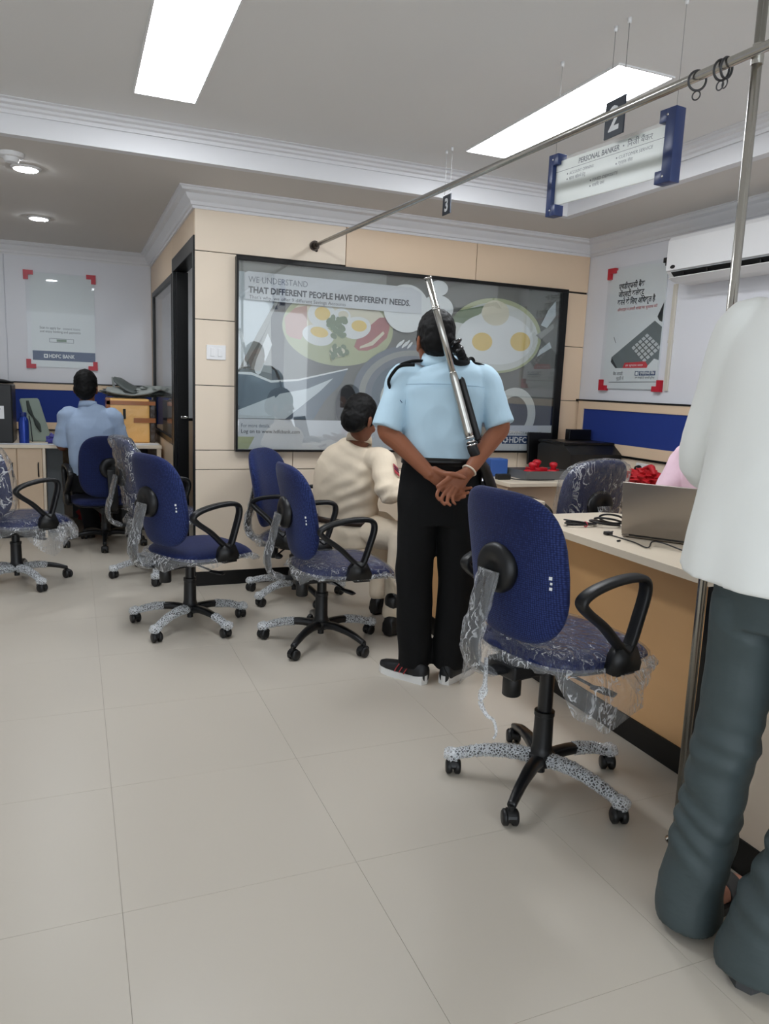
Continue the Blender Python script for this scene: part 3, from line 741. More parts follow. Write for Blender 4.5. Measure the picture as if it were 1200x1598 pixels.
FX([(4.36, 1.392), (3.89, 1.398), (3.89, 1.3945), (4.36, 1.3885)], 3)
FX([(4.345, 1.70), (4.35, 1.70), (4.325, 1.66), (4.32, 1.66)], 3)
TX = PX - 0.00016 * lay2[0] - 0.0003
MX = lambda y, z: Matrix(((0, 0, -1, TX), (-1, 0, 0, y), (0, 1, 0, z), (0, 0, 0, 1)))
text_into(bm, 'एचडीएफसी बैंक', 0.050, MX(4.338, 2.020), 0.255, 3, bold=0.0012)
text_into(bm, 'जीएसटी कलेक्ट', 0.050, MX(4.336, 1.967), 0.255, 3, bold=0.0012)
text_into(bm, 'करने के िलए अिधकृत है', 0.050, MX(4.340, 1.914), 0.370, 3, bold=0.0012)
text_into(bm, 'ऑनलाइन व हमारी शाखा पर भुगतान करें', 0.026, MX(4.335, 1.872), 0.39, 4)
text_into(bm, 'बैंक आपकी', 0.030, MX(4.322, 1.438), 0.10, 3); text_into(bm, 'मुट्ठी में', 0.030, MX(4.284, 1.406), 0.075, 3)
text_into(bm, 'एचडीएफसी बैंक', 0.026, MX(4.052, 1.444), 0.14, 6, bold=0.0006)
text_into(bm, 'हम समझते हैं आपकी दुिनया', 0.018, MX(4.094, 1.417), 0.185, 3)
text_into(bm, 'हर भुगतान सरल', 0.018, MX(4.20, 1.498), 0.17, 6)
rob('printed_picture', to_mesh('printed_picture', bm, inks2, smooth=False, recalc=False), None)
rob('acrylic_sheet', box(BM(), (PX - 0.014, 3.862, 1.335), (PX - 0.011, 4.446, 2.166)), m_acry)
def corner_clip(bm, y, z, sy, sz, s=0.075, wd=0.035, x0=PX - 0.018):
    # L-shaped clip; sy, sz point from the corner towards the middle
    P = [(y, z), (y + sy * s, z), (y + sy * s, z + sz * wd), (y + sy * wd, z + sz * wd), (y + sy * wd, z + sz * s), (y, z + sz * s)]
    prism(bm, P, 'x', x0, XR - 0.001)
    return bm
for y, z, sy, sz in ((4.452, 2.168, -1, -1), (4.452, 1.332, -1, 1), (3.836, 1.332, 1, 1)):
    rob('corner_clip', corner_clip(BM(), y, z, sy, sz), m_red)
rob('corner_clip', corner_clip(BM(), 3.862, 2.170, 1, -1, 0.05, 0.03), m_black)
t = thing('cable_trunking', 'thin beige cable trunking running down the wall below the air conditioner', 'trunking', (XR - 0.001, 3.80, 1.34))
obj('cover', box(BM(), (-0.016, -0.014, 0.0), (0.0, 0.014, 0.66), 0.002), mat('beige_pvc', (206, 200, 186), 0.5), t)
obj('joint_clip', box(BM(), (-0.018, -0.016, 0.30), (0.0, 0.016, 0.318), 0.001), mat('beige_pvc', (206, 200, 186), 0.5), t)

# split air conditioner
ac = thing('air_conditioner', 'white split air conditioner high on the right wall', 'air conditioner', (XR - 0.002, 3.18, 1.98))
prof = [(0.0, 0.0), (-0.06, 0.0), (-0.15, 0.015), (-0.195, 0.055), (-0.205, 0.10), (-0.205, 0.235), (-0.19, 0.258), (-0.165, 0.265), (0.0, 0.265)]
bm = BM(); prism(bm, [(x, z) for x, z in prof], 'y', -0.50, 0.50)
obj('casing', bm, m_pcb, ac, auto=30)
obj('front_panel', box(BM(), (-0.212, -0.497, 0.062), (-0.200, 0.497, 0.236), 0.004), m_pcb, ac)
bm = BM(); prism(bm, [(-0.204, 0.054), (-0.196, 0.046), (-0.150, 0.004), (-0.146, 0.012), (-0.19, 0.056)], 'y', -0.46, 0.46); obj('outlet_slot', bm, mat('dark_slot', (20, 20, 20), 0.6), ac)
bm = BM(); prism(bm, [(-0.150, 0.000), (-0.215, 0.022), (-0.222, 0.016), (-0.152, -0.008)], 'y', -0.46, 0.46); obj('louvre', bm, m_pcb, ac)
for k in range(5): obj('louvre_pin', box(BM(), (-0.20, -0.36 + 0.18 * k, 0.012), (-0.17, -0.352 + 0.18 * k, 0.046)), m_plastic, ac)
bm = BM(); lathe(bm, [(0.019, 0), (0.019, 0.002), (0.015, 0.003)], 24, c=(-0.2125, 0.44, 0.082), M=Matrix(((0, 0, -1), (1, 0, 0), (0, 0.55, 0)))); obj('oval_badge', bm, m_plastic, ac)
# pin-board along the right wall
pbd = thing('pin_board', 'long blue cloth pin-board in a cream wooden frame on the right wall', 'pin board', (XR - 0.001, 3.2, 0.88))
def pob(name, lo, hi, m, bev=0.001):
    o = obj(name, box(BM(), lo, hi, bev), m, pbd); o.location = (-(XR - 0.001), -3.2, -0.88); return o
pob('frame_bar', (XR - 0.03, 1.2, 1.195), (XR - 0.002, 4.66, 1.250), m_lam2); pob('frame_bar', (XR - 0.03, 1.2, 0.893), (XR - 0.002, 4.66, 0.965), m_lam2)
pob('frame_bar', (XR - 0.03, 4.60, 0.965), (XR - 0.002, 4.66, 1.195), m_lam2)
pob('cloth_panel', (XR - 0.022, 1.2, 0.965), (XR - 0.004, 4.60, 1.195), m_bluefab)
pob('top_strip', (XR - 0.034, 1.2, 1.250), (XR - 0.002, 4.69, 1.262), m_black); pob('bottom_strip', (XR - 0.034, 1.2, 0.880), (XR - 0.002, 4.69, 0.893), m_black)
t = thing('power_socket', 'white power socket with a black plug on the right wall below the blue pin-board', 'socket', (XR - 0.018, 3.93, 0.822))
obj('plate', box(BM(), (-0.010, -0.055, -0.038), (0.0, 0.055, 0.038), 0.003), m_pcb, t)
bm = BM(); lathe(bm, [(0.020, 0), (0.022, 0.012), (0.015, 0.035), (0.006, 0.04)], 18, c=(-0.010, 0.016, 0.004), M=Matrix(((0, 0, -1), (1, 0, 0), (0, 1, 0)))); obj('plug', bm, m_plastic, t, smooth=True)
bm = BM(); sweep(bm, [(-0.048, 0.016, 0.004), (-0.06, 0.016, -0.01), (-0.05, 0.016, -0.055)], 0.004, n=8, ref=(0, 1, 0)); obj('plug_cable', bm, m_plastic, t, smooth=True)

# ================================================================== FAR WALL
qy = YB - 0.012
qp = thing('scan_poster', 'white payment notice with a navy footer behind clear acrylic with four red corner clips', 'poster', (-0.08, qy - 0.001, 1.34))
QO = V((-0.08, qy - 0.001, 1.34))
def qob(name, bm, m, **k):
    o = obj(name, bm, m, qp, **k); o.location = -QO; return o
qob('acrylic_sheet', box(BM(), (-0.365, qy - 0.016, 1.345), (0.192, qy - 0.013, 2.158)), m_acry)
qob('printed_backing', box(BM(), (-0.330, qy - 0.008, 1.352), (0.188, qy - 0.002, 2.150)), m_print_w)
bm = BM()
MQ = lambda x, z, l=0.0: Matrix(((1, 0, 0, x), (0, 0, -1, qy - 0.0086 - l), (0, 1, 0, z), (0, 0, 0, 1)))
flat(bm, [(-0.327, 1.408), (0.186, 1.408), (0.186, 1.490), (-0.327, 1.490)], MQ(0, 0), 0)
flat(bm, [(-0.19, 1.566), (0.01, 1.566), (0.01, 1.602), (-0.19, 1.602)], MQ(0, 0), 2); flat(bm, [(-0.186, 1.570), (0.006, 1.570), (0.006, 1.598), (-0.186, 1.598)], MQ(0, 0, 0.0004), 4)
flat(bm, [(-0.13, 1.573), (-0.05, 1.573), (-0.05, 1.595), (-0.13, 1.595)], MQ(0, 0, 0.0008), 5)
text_into(bm, 'Scan to apply for', 0.032, MQ(-0.264, 1.680, 0.0004), 0.17, 1); text_into(bm, 'instant loans', 0.032, MQ(-0.075, 1.680, 0.0004), 0.14, 2)
text_into(bm, 'and enjoy banking and payments', 0.030, MQ(-0.262, 1.650, 0.0004), 0.33, 1)
text_into(bm, 'HDFC BANK', 0.046, MQ(-0.195, 1.432, 0.0004), 0.21, 3, bold=0.001)
flat(bm, [(-0.238, 1.430), (-0.205, 1.430), (-0.205, 1.463), (-0.238, 1.463)], MQ(0, 0, 0.0004), 3); flat(bm, [(-0.229, 1.439), (-0.214, 1.439), (-0.214, 1.454), (-0.229, 1.454)], MQ(0, 0, 0.0008), 0)
qob('printed_text', to_mesh('printed_text', bm, [m_inkn, m_ink, m_ink2, m_inkw, m_print_w, mat('print_green_word', (120, 140, 120), 0.6)], smooth=False, recalc=False), None)
for x, z, sx, sz in ((-0.380, 2.168, 1, -1), (0.204, 2.168, -1, -1), (-0.380, 1.335, 1, 1), (0.204, 1.335, -1, 1)):
    s_, w_ = 0.078, 0.038
    bm = BM(); prism(bm, [(x, z), (x + sx * s_, z), (x + sx * s_, z + sz * w_), (x + sx * w_, z + sz * w_), (x + sx * w_, z + sz * s_), (x, z + sz * s_)], 'y', qy - 0.020, qy - 0.0005)
    qob('corner_clip', bm, m_red)
fb = thing('pin_board', 'blue cloth pin-board in a cream frame on the far wall behind the desk', 'pin board', (-0.6, YB - 0.002, 0.80))
def fob(name, lo, hi, m):
    o = obj(name, box(BM(), lo, hi, 0.001), m, fb); o.location = (0.6, -(YB - 0.002), -0.80); return o
fob('frame_bar', (-1.9, YB - 0.03, 1.150), (XS - 0.01, YB - 0.004, 1.205), m_lam2); fob('frame_bar', (-1.9, YB - 0.03, 0.80), (XS - 0.01, YB - 0.004, 0.862), m_lam2)
fob('cloth_panel', (-1.9, YB - 0.022, 0.862), (XS - 0.01, YB - 0.004, 1.150), m_bluefab)
fob('top_strip', (-1.9, YB - 0.036, 1.205), (XS - 0.01, YB - 0.004, 1.216), m_black); fob('bottom_strip', (-1.9, YB - 0.036, 0.789), (XS - 0.01, YB - 0.004, 0.80), m_black)
for y0, y1 in ((0, 1),):
    obj('panel', box(BM(), (-1.9, YB - 0.010, 0.0), (XS - 0.01, YB, 0.788)), m_lam, wf)
# ================================================================== CHAIRS  (local +x is the way the sitter faces, floor at z=0)
CACHE = {}
def cached(key, fn):
    if key not in CACHE: CACHE[key] = fn()
    return CACHE[key]
def cushion(hx, hy, th, p, fn, n=44, K=9, grow=0.0, jitter=0.0, seed=0):
    # rounded pad: outline superellipse hx by hy, thickness th;  fn maps (u, v, w) to space
    bm = BM(); rs = []
    def rr(k, sgn):
        r = math.sin(k / K * PI / 2)
        h = th * 0.5 * (max(0.0, 1 - r ** 5) ** 0.5) + (grow if k < K else 0)
        out = []
        for i in range(n):
            t = 2 * PI * i / n; c, s = math.cos(t), math.sin(t)
            u = math.copysign(abs(c) ** (2 / p), c) * (hx + grow) * r; v = math.copysign(abs(s) ** (2 / p), s) * (hy + grow) * r
            w = sgn * h
            if jitter:
                q = V((u * 14 + seed, v * 14, sgn * 3.1)); w += sgn * jitter * (abs(noise.noise(q)) + 0.6 * abs(noise.noise(q * 2.7)))
                e = 1 + (0.06 * noise.noise(V((c * 3 + seed, s * 3, 1.3))) if k > K - 2 else 0); u *= e; v *= e
            out.append(fn(u, v, w))
        return out
    top = [rr(k, 1) for k in range(1, K + 1)]; bot = [rr(k, -1) for k in range(K - 1, 0, -1)]
    rings_to_faces(bm, top + bot)
    return bm
def back_fn(u, v, w):
    # u across the chair, v up (0 = middle of the back), w outward to the rear
    x = -0.155 - 0.10 * (v / 0.235) * 0.45 + 0.9 * u * u - 0.35 * (v - 0.02) ** 2 - w
    taper = 1.0 - 0.08 * max(0.0, -(v / 0.235)) ** 2
    return V((x, u * taper, 0.695 + v))
def seat_fn(u, v, w):
    drop = -0.05 * max(0.0, (u - 0.12) / 0.12) ** 2
    return V((0.110 + u, v, 0.415 + w + drop - 0.10 * v * v))
def leg_path(): return [(0.02, 0, 0.095), (0.11, 0, 0.104), (0.21, 0, 0.092), (0.292, 0, 0.066)]
def leg_mesh():
    bm = BM(); sweep(bm, leg_path(), [0.020, 0.018, 0.015, 0.012], [0.024, 0.021, 0.017, 0.014], ref=(0, 0, 1), n=12, p=3)
    return to_mesh('leg', bm, m_blackm, True)
def caster_mesh():
    bm = BM()
    for s in (-1, 1):
        lathe(bm, [(0.004, -0.011), (0.018, -0.011), (0.0255, -0.006), (0.0255, 0.006), (0.020, 0.011), (0.004, 0.011)], 20, c=(0.006, s * 0.0145, 0.0256), M=Matrix(((1, 0, 0), (0, 0, 1), (0, 1, 0))))
    return to_mesh('caster', bm, m_plastic, True)
def hood_mesh():
    bm = BM()
    prof = [(0.030 * math.cos(R(a)), 0.027 + 0.030 * math.sin(R(a))) for a in range(10, 175, 15)] + [(-0.022, 0.022), (0.022, 0.022)]
    prism(bm, prof, 'y', -0.012, 0.012); cyl(bm, (-0.004, 0, 0.045), (-0.004, 0, 0.070), 0.009, n=12)
    return to_mesh('caster_hood', bm, m_plastic, False)
def sleeve_mesh(a, b, seed):
    rnd = random.Random(seed)
    path = catmull(leg_path(), 8); n = len(path); i0, i1 = int(a * (n - 1)), int(b * (n - 1))
    pts = []
    for q in path[i0:i1 + 1]: pts.append(q)
    fine = catmull(pts, 4); F_ = frames(fine, V((0, 0, 1))); rs = []
    for k, (c, (t, s, u)) in enumerate(zip(fine, F_)):
        f = a + (b - a) * k / max(1, len(fine) - 1)
        r0 = 0.027 - 0.009 * f
        if k in (0, len(fine) - 1): r0 *= 0.80
        r = []
        for j in range(14):
            th = 2 * PI * j / 14
            q = r0 + rnd.uniform(-0.0022, 0.0038)
            r.append(c + s * math.cos(th) * q * 0.92 + u * math.sin(th) * q * 1.08)
        rs.append(r)
    bm = BM(); rings_to_faces(bm, rs)
    if b > 0.95:   # loose crumpled end by the caster
        c = V((0.288, 0, 0.066)); rs = []
        for k in range(5):
            r = []
            for j in range(14):
                th = 2 * PI * j / 14; q = (0.022, 0.028, 0.030, 0.027, 0.016)[k] + rnd.uniform(-0.003, 0.005)
                r.append(c + V((-0.012 + 0.012 * k, math.sin(th) * q, math.cos(th) * q * 0.8)))
            rs.append(r)
        rings_to_faces(bm, rs)
    return to_mesh('bubble_wrap', bm, m_wrap, False)
def arm_mesh(s):
    bm = BM(); y = s * 0.262
    P = [(0.105, y, 0.468), (0.140, y, 0.560), (0.162, y, 0.645), (0.138, y, 0.682), (0.050, y, 0.686), (-0.055, y, 0.668), (-0.108, y, 0.640), (-0.088, y, 0.608), (-0.010, y, 0.552), (0.070, y, 0.478)]
    # flat strap: wide across the chair, thin in the plane of the loop
    sweep(bm, P, 0.021, 0.0125, ref=(0, 1, 0), n=12, p=3.2, k=6, closed=True)
    prof = [(0.030, 0.400), (0.145, 0.400), (0.150, 0.425), (0.125, 0.478), (0.065, 0.488), (0.040, 0.455)]
    prism(bm, prof, 'y', y - 0.020, y + 0.020)
    box(bm, (0.07, min(y, 0), 0.383) if s < 0 else (0.07, 0.10, 0.383), (0.15, -0.10, 0.400) if s < 0 else (0.15, y, 0.400))
    return to_mesh('armrest', bm, m_plastic, True)
def skirt_mesh(seed, sag, start=0.0, span=360.0, spikes=()):
    # loose polythene hanging from the seat edge in uneven folds
    rnd = random.Random(seed); n = 72; bm = BM(); rows = []
    for k in range(7):
        f = k / 6; r = []
        for i in range(n + 1):
            a = R(start + span * i / n); c, s = math.cos(a), math.sin(a)
            p = 2.9
            u = math.copysign(abs(c) ** (2 / p), c) * 0.262; v = math.copysign(abs(s) ** (2 / p), s) * 0.246
            L_ = sag * (0.55 + 0.75 * noise.noise(V((c * 2.1 + seed, s * 2.1, 0.3))) + 0.25 * noise.noise(V((c * 7, s * 7, seed))))
            outw = 0.0
            for (sa, sl, sw) in spikes:
                dd = abs((math.degrees(a) - sa + 180) % 360 - 180)
                if dd < sw: L_ += sl * (1 - dd / sw) ** 1.2; outw += sl * 0.35 * (1 - dd / sw)
            L_ = max(0.025, L_)
            fold = 0.016 * f * math.sin(17 * a + seed + 3 * noise.noise(V((c * 3, s * 3, 5)))) + 0.012 * f * noise.noise(V((c * 9, s * 9, f * 3 + seed)))
            base = seat_fn(u * 0.99, v * 0.99, 0.004)
            o = V((c, s, 0)).normalized()
            r.append(base + o * (0.006 + fold + 0.012 * math.sin(f * PI) + outw * f) - V((0, 0, 1)) * L_ * f)
        rows.append(r)
    rings_to_faces(bm, rows, closed=False, cap=False)
    return to_mesh('hanging_film', bm, m_film_hang, True)
def spine_pts(): return [(-0.232, 0, 0.685), (-0.262, 0, 0.56), (-0.285, 0, 0.47), (-0.268, 0, 0.395), (-0.205, 0, 0.362), (-0.12, 0, 0.360), (-0.04, 0, 0.362)]
def chair(label, x, y, face, lift=0.0, star=0.0, wraps=(), seat_film=True, back_film=False, spine_film=True, skirt=(1, 0.06, ()), chrome=False, fab=None, group='blue swivel office chairs', tail=False, slide=-0.04):
    # wraps: per leg None, 'full', 'outer', 'tip', 'inner'
    t = thing('office_chair', label, 'chair', (x, y, 0), R(face), group)
    fab = fab or m_fab
    lm = cached('leg', leg_mesh)
    for k in range(5):
        a = R(star - face + 72 * k)
        lg = obj('leg', lm, None, t); lg.rotation_euler = (0, 0, a)
        cs = obj('caster', cached('caster', caster_mesh), None, lg); cs.location = (0.292, 0, 0.0); cs.rotation_euler = (0, 0, (k * 1.9 + x * 3) % 6.28)
        hd = obj('caster_hood', cached('hood', hood_mesh), None, lg); hd.location = (0.292, 0, 0); hd.rotation_euler = cs.rotation_euler
        wk = wraps[k] if k < len(wraps) else None
        if wk:
            ab = {'full': (0.06, 1.0), 'outer': (0.42, 1.0), 'tip': (0.66, 1.0), 'inner': (0.05, 0.55)}[wk]
            obj('bubble_wrap', cached(('wrap', wk, k % 3), lambda: sleeve_mesh(*ab, seed=k + 7)), None, lg)
    L = lift
    bm = BM(); lathe(bm, [(0.016, 0.046), (0.016, 0.07), (0.040, 0.074), (0.047, 0.084), (0.047, 0.112), (0.038, 0.120), (0.033, 0.14), (0.031, 0.245), (0.0335, 0.247), (0.0335, 0.262), (0.026, 0.264)], 26)
    obj('column_cover', bm, m_plastic, t, auto=40)
    bm = BM(); lathe(bm, [(0.024, 0.20), (0.024, 0.345 + L)], 22); obj('gas_lift', bm, m_blackm, t, auto=40)
    up = V((slide, 0, L))
    def sub(name, key, fn, m=None, par=t, **kw):
        o = obj(name, cached(key, fn), None, par, **kw); o.location = up; return o
    def mech():
        bm = BM(); box(bm, (-0.16, -0.065, 0.335), (0.14, 0.065, 0.384), 0.008)
        return to_mesh('tilt_mechanism', bm, m_plastic, False)
    sub('tilt_mechanism', 'mech', mech)
    def knob():
        bm = BM(); lathe(bm, [(0.026, 0.262), (0.030, 0.266), (0.030, 0.325), (0.026, 0.335)], 20, c=(-0.105, 0, 0)); return to_mesh('tension_knob', bm, m_plastic, True)
    sub('tension_knob', 'knob', knob)
    def lever():
        bm = BM(); sweep(bm, [(0.02, -0.06, 0.352), (0.03, -0.17, 0.345), (0.035, -0.215, 0.338)], 0.005, n=8); 
        sweep(bm, [(0.03, -0.20, 0.338), (0.05, -0.235, 0.334), (0.062, -0.268, 0.330)], [0.006, 0.007, 0.005], [0.012, 0.024, 0.018], n=10)
        return to_mesh('height_lever', bm, m_plastic, True)
    sub('height_lever', 'lever', lever)
    fk = fab.name
    sub('seat', 'seat', lambda: to_mesh('seat', cushion(0.250, 0.235, 0.072, 2.9, seat_fn), m_fabs, True))
    sub('seat_shell', 'shell', lambda: to_mesh('seat_shell', cushion(0.225, 0.21, 0.03, 2.9, lambda u, v, w: seat_fn(u, v, w - 0.030)), m_plastic, True))
    sub('backrest', ('back', fk), lambda: to_mesh('backrest', cushion(0.212, 0.236, 0.072, 3.5, back_fn), fab, True))
    for s in (-1, 1): sub('armrest', ('arm', s), lambda: arm_mesh(s))
    def spine():
        bm = BM(); sweep(bm, spine_pts(), 0.007, 0.034, ref=(1, 0, 0.2), n=12, p=4); return to_mesh('back_spine', bm, m_plastic, True)
    sub('back_spine', 'spine', spine)
    def disc():
        bm = BM(); lathe(bm, [(0.078, 0.0), (0.080, 0.010), (0.074, 0.030), (0.062, 0.036), (0.022, 0.037), (0.020, 0.034), (0.004, 0.034)], 32, c=(-0.186, 0, 0.690), M=Matrix(((0, 0, -1), (1, 0, 0), (0, 1, 0))))
        return to_mesh('back_knob', bm, m_plastic, True)
    sub('back_knob', 'disc', disc)
    def tagm():
        bm = BM()
        for k, (du, w) in enumerate(((0.0, 0.0045), (0.002, 0.0035), (0.001, 0.005))):
            for q in range(1):
                c = back_fn(-0.178 - du, -0.035 + 0.016 * k, 0.0265); d = back_fn(-0.178 - du - 0.006, -0.035 + 0.016 * k, 0.0255)
                t_ = (d - c).normalized(); nrm = t_.cross(V((0, 0, 1))).normalized()
                if nrm.x > 0: nrm = -nrm
                vs = []
                for a, b in ((-1, -1), (1, -1), (1, 1), (-1, 1)):
                    vs.append(bm.verts.new(c + t_ * a * w + V((0, 0, 1)) * b * w + nrm * 0.0035))
                bm.faces.new(vs)
        return to_mesh('maker_mark', bm, m_inkw, False)
    sub('maker_mark', 'tag', tagm)
    if seat_film:
        sub('plastic_film', ('sfilm', skirt[0]), lambda: to_mesh('plastic_film', cushion(0.250, 0.235, 0.072, 2.9, seat_fn, grow=0.005, jitter=0.007, seed=skirt[0]), m_film, True))
    if skirt:
        sub('hanging_film', ('skirt', skirt), lambda: skirt_mesh(*skirt[:2], spikes=skirt[2]))
    if spine_film:
        def sf():
            bm = BM(); rnd = random.Random(5); pts = catmull(spine_pts()[0:5], 6); rs = []
            for k, (c, (tt, s, u)) in enumerate(zip(pts, frames(pts, V((1, 0, 0.2))))):
                g = 1 + 0.25 * noise.noise(V((k * 0.4, 0, 2)))
                rs.append([c + s * math.cos(2 * PI * j / 16) * (0.013 + rnd.uniform(0, 0.004)) * g + u * math.sin(2 * PI * j / 16) * (0.044 + rnd.uniform(0, 0.006)) * g for j in range(16)])
            rings_to_faces(bm, rs, cap=False)
            return to_mesh('spine_film', bm, m_film_hang, True)
        sub('spine_film', 'spinefilm', sf)
    if tail:
        def tl():
            bm = BM(); sweep(bm, [(-0.245, -0.03, 0.42), (-0.262, -0.05, 0.34), (-0.27, -0.045, 0.29), (-0.255, -0.06, 0.25), (-0.24, -0.075, 0.235), (-0.235, -0.085, 0.20), (-0.25, -0.09, 0.185)], [0.022, 0.016, 0.008, 0.006, 0.005, 0.005, 0.004], [0.006, 0.007, 0.006, 0.005, 0.004, 0.004, 0.003], n=8)
            return to_mesh('torn_film_tail', bm, m_wrap, False)
        sub('torn_film_tail', 'tail', tl)
    if back_film:
        sub('back_film', ('bfilm', back_film), lambda: to_mesh('back_film', cushion(0.212, 0.236, 0.072, 3.5, back_fn, grow=0.012, jitter=0.030 if back_film == 2 else 0.018, seed=back_film * 3.7), m_bag, True))
    return t
chair('nearest blue swivel chair, clear film hanging off its seat, before the near desk', 1.414, 1.943, 10, lift=0.085, star=3,
      wraps=('outer', None, 'full', None, 'full'), skirt=(2, 0.09, ((150, 0.10, 34), (262, 0.15, 30), (236, 0.06, 20), (352, 0.13, 26))), tail=True, slide=-0.05)
chair('blue swivel chair with an uncovered seat, standing alone left of the cream partition corner', 0.54, 3.93, 25, star=12,
      wraps=('outer', None, 'outer', 'full', 'tip'), seat_film=False, skirt=(5, 0.02, ((190, 0.07, 50), (250, 0.05, 30))), lift=0.0)
chair('blue swivel chair with film-wrapped seat, between the guard and the officer', 1.13, 3.49, 2, star=10,
      wraps=('outer', None, 'outer', None, None), skirt=(9, 0.03, ((335, 0.12, 16), (350, 0.06, 20), (200, 0.05, 40))), lift=-0.01, slide=0.0)
chair('blue swivel chair turned towards the camera behind the officer, against the cream partition', 1.22, 4.32, -41, star=-4,
      wraps=('outer', None, 'full', 'full', None), skirt=(12, 0.04, ((180, 0.06, 50),)), lift=-0.03)
chair('blue swivel chair with its back bundled in thick crumpled plastic, near the cabin door', 0.50, 5.05, 8, star=43,
      wraps=('full', 'full', 'full', 'full', 'full'), back_film=2, skirt=(15, 0.06, ((190, 0.08, 40),)), lift=-0.01, fab=m_fab2)
chair('blue swivel chair under loose plastic film, cut off by the left edge of the picture', -0.36, 5.05, 36, star=12,
      wraps=('inner', None, 'full', 'full', 'full'), back_film=1, skirt=(18, 0.10, ((270, 0.12, 30), (300, 0.05, 20), (0, 0.07, 30))), lift=-0.02, fab=m_fab2)
chair('dark blue swivel chair carrying the man in the pale blue shirt at the far desk', 0.20, 6.08, 100, star=50,
      wraps=(), seat_film=False, skirt=None, spine_film=False, lift=-0.07, fab=m_fab2, slide=0.0)
chair('blue swivel chair with its back under shiny clear plastic, behind the near desk', 2.58, 3.45, 92, star=20,
      wraps=('full', None, 'full', None, None), back_film=1, skirt=(22, 0.06, ()), lift=0.03, fab=m_fab2)
# ================================================================== DESKS
# near desk: top, front panel set back, black kick, end leg
t = thing('desk', 'cream-topped desk with a golden wood front panel behind the near chair', 'desk', (1.82, 2.2, 0))
def T_(pts): return [(x - 1.82, y - 2.2) for x, y in pts]
bm = BM(); prism(bm, T_([(1.815, 1.70), (1.815, 2.84), (2.30, 2.84), (2.36, 2.80), (2.45, 2.70), (2.52, 2.60), (2.52, 1.70)]), 'z', 0.722, 0.75)
obj('worktop', bm, m_top, t)
obj('front_panel', box(BM(), (0.105, -0.40, 0.095), (0.123, 0.60, 0.722), 0.001), m_oak, t)
obj('kick_board', box(BM(), (0.098, -0.40, 0.0), (0.126, 0.60, 0.095), 0.001), m_black, t)
obj('end_panel', box(BM(), (0.123, 0.58, 0.0), (0.52, 0.60, 0.722), 0.001), m_oak, t)
obj('end_panel', box(BM(), (0.10, -0.42, 0.0), (0.68, -0.40, 0.722), 0.001), m_black, t)  # black sheet painting in the dark shade of the gap past the desk
# desk where the officer writes
t = thing('desk', 'cream desk where the officer writes, behind the guard', 'desk', (1.57, 3.5, 0))
obj('worktop', box(BM(), (0.0, -0.20, 0.708), (0.73, 0.36, 0.730), 0.004), m_top, t)
obj('front_panel', box(BM(), (0.17, -0.12, 0.095), (0.188, 0.34, 0.708), 0.001), m_oak, t)
obj('kick_board', box(BM(), (0.165, -0.12, 0.0), (0.190, 0.34, 0.095), 0.001), m_black, t)
obj('end_panel', box(BM(), (0.188, -0.14, 0.0), (0.70, -0.12, 0.708), 0.001), m_oak, t)
# back counter below the big display
t = thing('counter', 'cream back counter below the right end of the big poster', 'counter', (2.43, 3.87, 0))
obj('worktop', box(BM(), (0.0, 0.0, 0.722), (1.058, 0.815, 0.748), 0.003), m_top, t)
obj('front_panel', box(BM(), (0.02, 0.05, 0.0), (1.055, 0.068, 0.722), 0.001), m_lam2, t)
obj('end_panel', box(BM(), (0.02, 0.068, 0.0), (0.038, 0.80, 0.722), 0.001), m_lam2, t)
t = thing('counter', 'cream wall counter along the right wall under the power socket', 'counter', (3.14, 2.2, 0))
obj('worktop', box(BM(), (0.0, -1.3, 0.722), (0.346, 1.665, 0.748), 0.003), m_top, t)
obj('front_panel', box(BM(), (0.05, -1.3, 0.0), (0.068, 1.665, 0.722), 0.001), m_lam2, t)
# second customer counter, past the gap beside the pole
t = thing('desk', 'cream counter with a black kick board between the white-shirted man\'s legs', 'desk', (1.68, 0.75, 0))
obj('worktop', box(BM(), (-0.06, -0.75, 0.722), (0.62, 0.70, 0.75), 0.003), m_top, t)
obj('front_panel', box(BM(), (0.0, -0.75, 0.10), (0.018, 0.69, 0.722), 0.001), m_lam, t)
obj('kick_board', box(BM(), (-0.006, -0.75, 0.0), (0.016, 0.69, 0.10), 0.001), m_black, t)
obj('end_panel', box(BM(), (0.018, 0.67, 0.0), (0.60, 0.69, 0.722), 0.001), m_black, t)
# far desk on the left
t = thing('desk', 'long cream desk with cupboard doors along the far wall, left side', 'desk', (-0.6, 6.42, 0))
obj('worktop', box(BM(), (-1.3, 0.0, 0.715), (1.26, 0.93, 0.742), 0.003), m_top, t)
for k, (a, b) in enumerate(((-1.28, -0.92), (-0.90, -0.545), (-0.54, -0.185), (-0.18, 0.172), (0.176, 0.355))):
    d = obj('door', box(BM(), (a + 0.002, 0.02, 0.07), (b - 0.002, 0.038, 0.712), 0.0015), m_lam2, t)
    bm = BM(); hx = b - 0.03; sweep(bm, [(hx, 0.02, 0.60), (hx, 0.0, 0.585), (hx, -0.006, 0.545), (hx, 0.0, 0.505), (hx, 0.02, 0.49)], 0.005, n=8, ref=(1, 0, 0)); obj('handle', bm, m_plastic, d, smooth=True)
obj('carcass', box(BM(), (-1.29, 0.04, 0.06), (0.355, 0.92, 0.712)), m_lam2, t)
obj('end_panel', box(BM(), (0.357, 0.005, 0.0), (0.377, 0.92, 0.715), 0.001), m_lam, t)
obj('kick_board', box(BM(), (-1.29, 0.05, 0.0), (0.355, 0.07, 0.06)), m_black, t)
obj('inner_panel', box(BM(), (0.379, 0.20, 0.0), (0.50, 0.218, 0.715), 0.001), mat('grey_laminate', (112, 118, 122), 0.5), t)
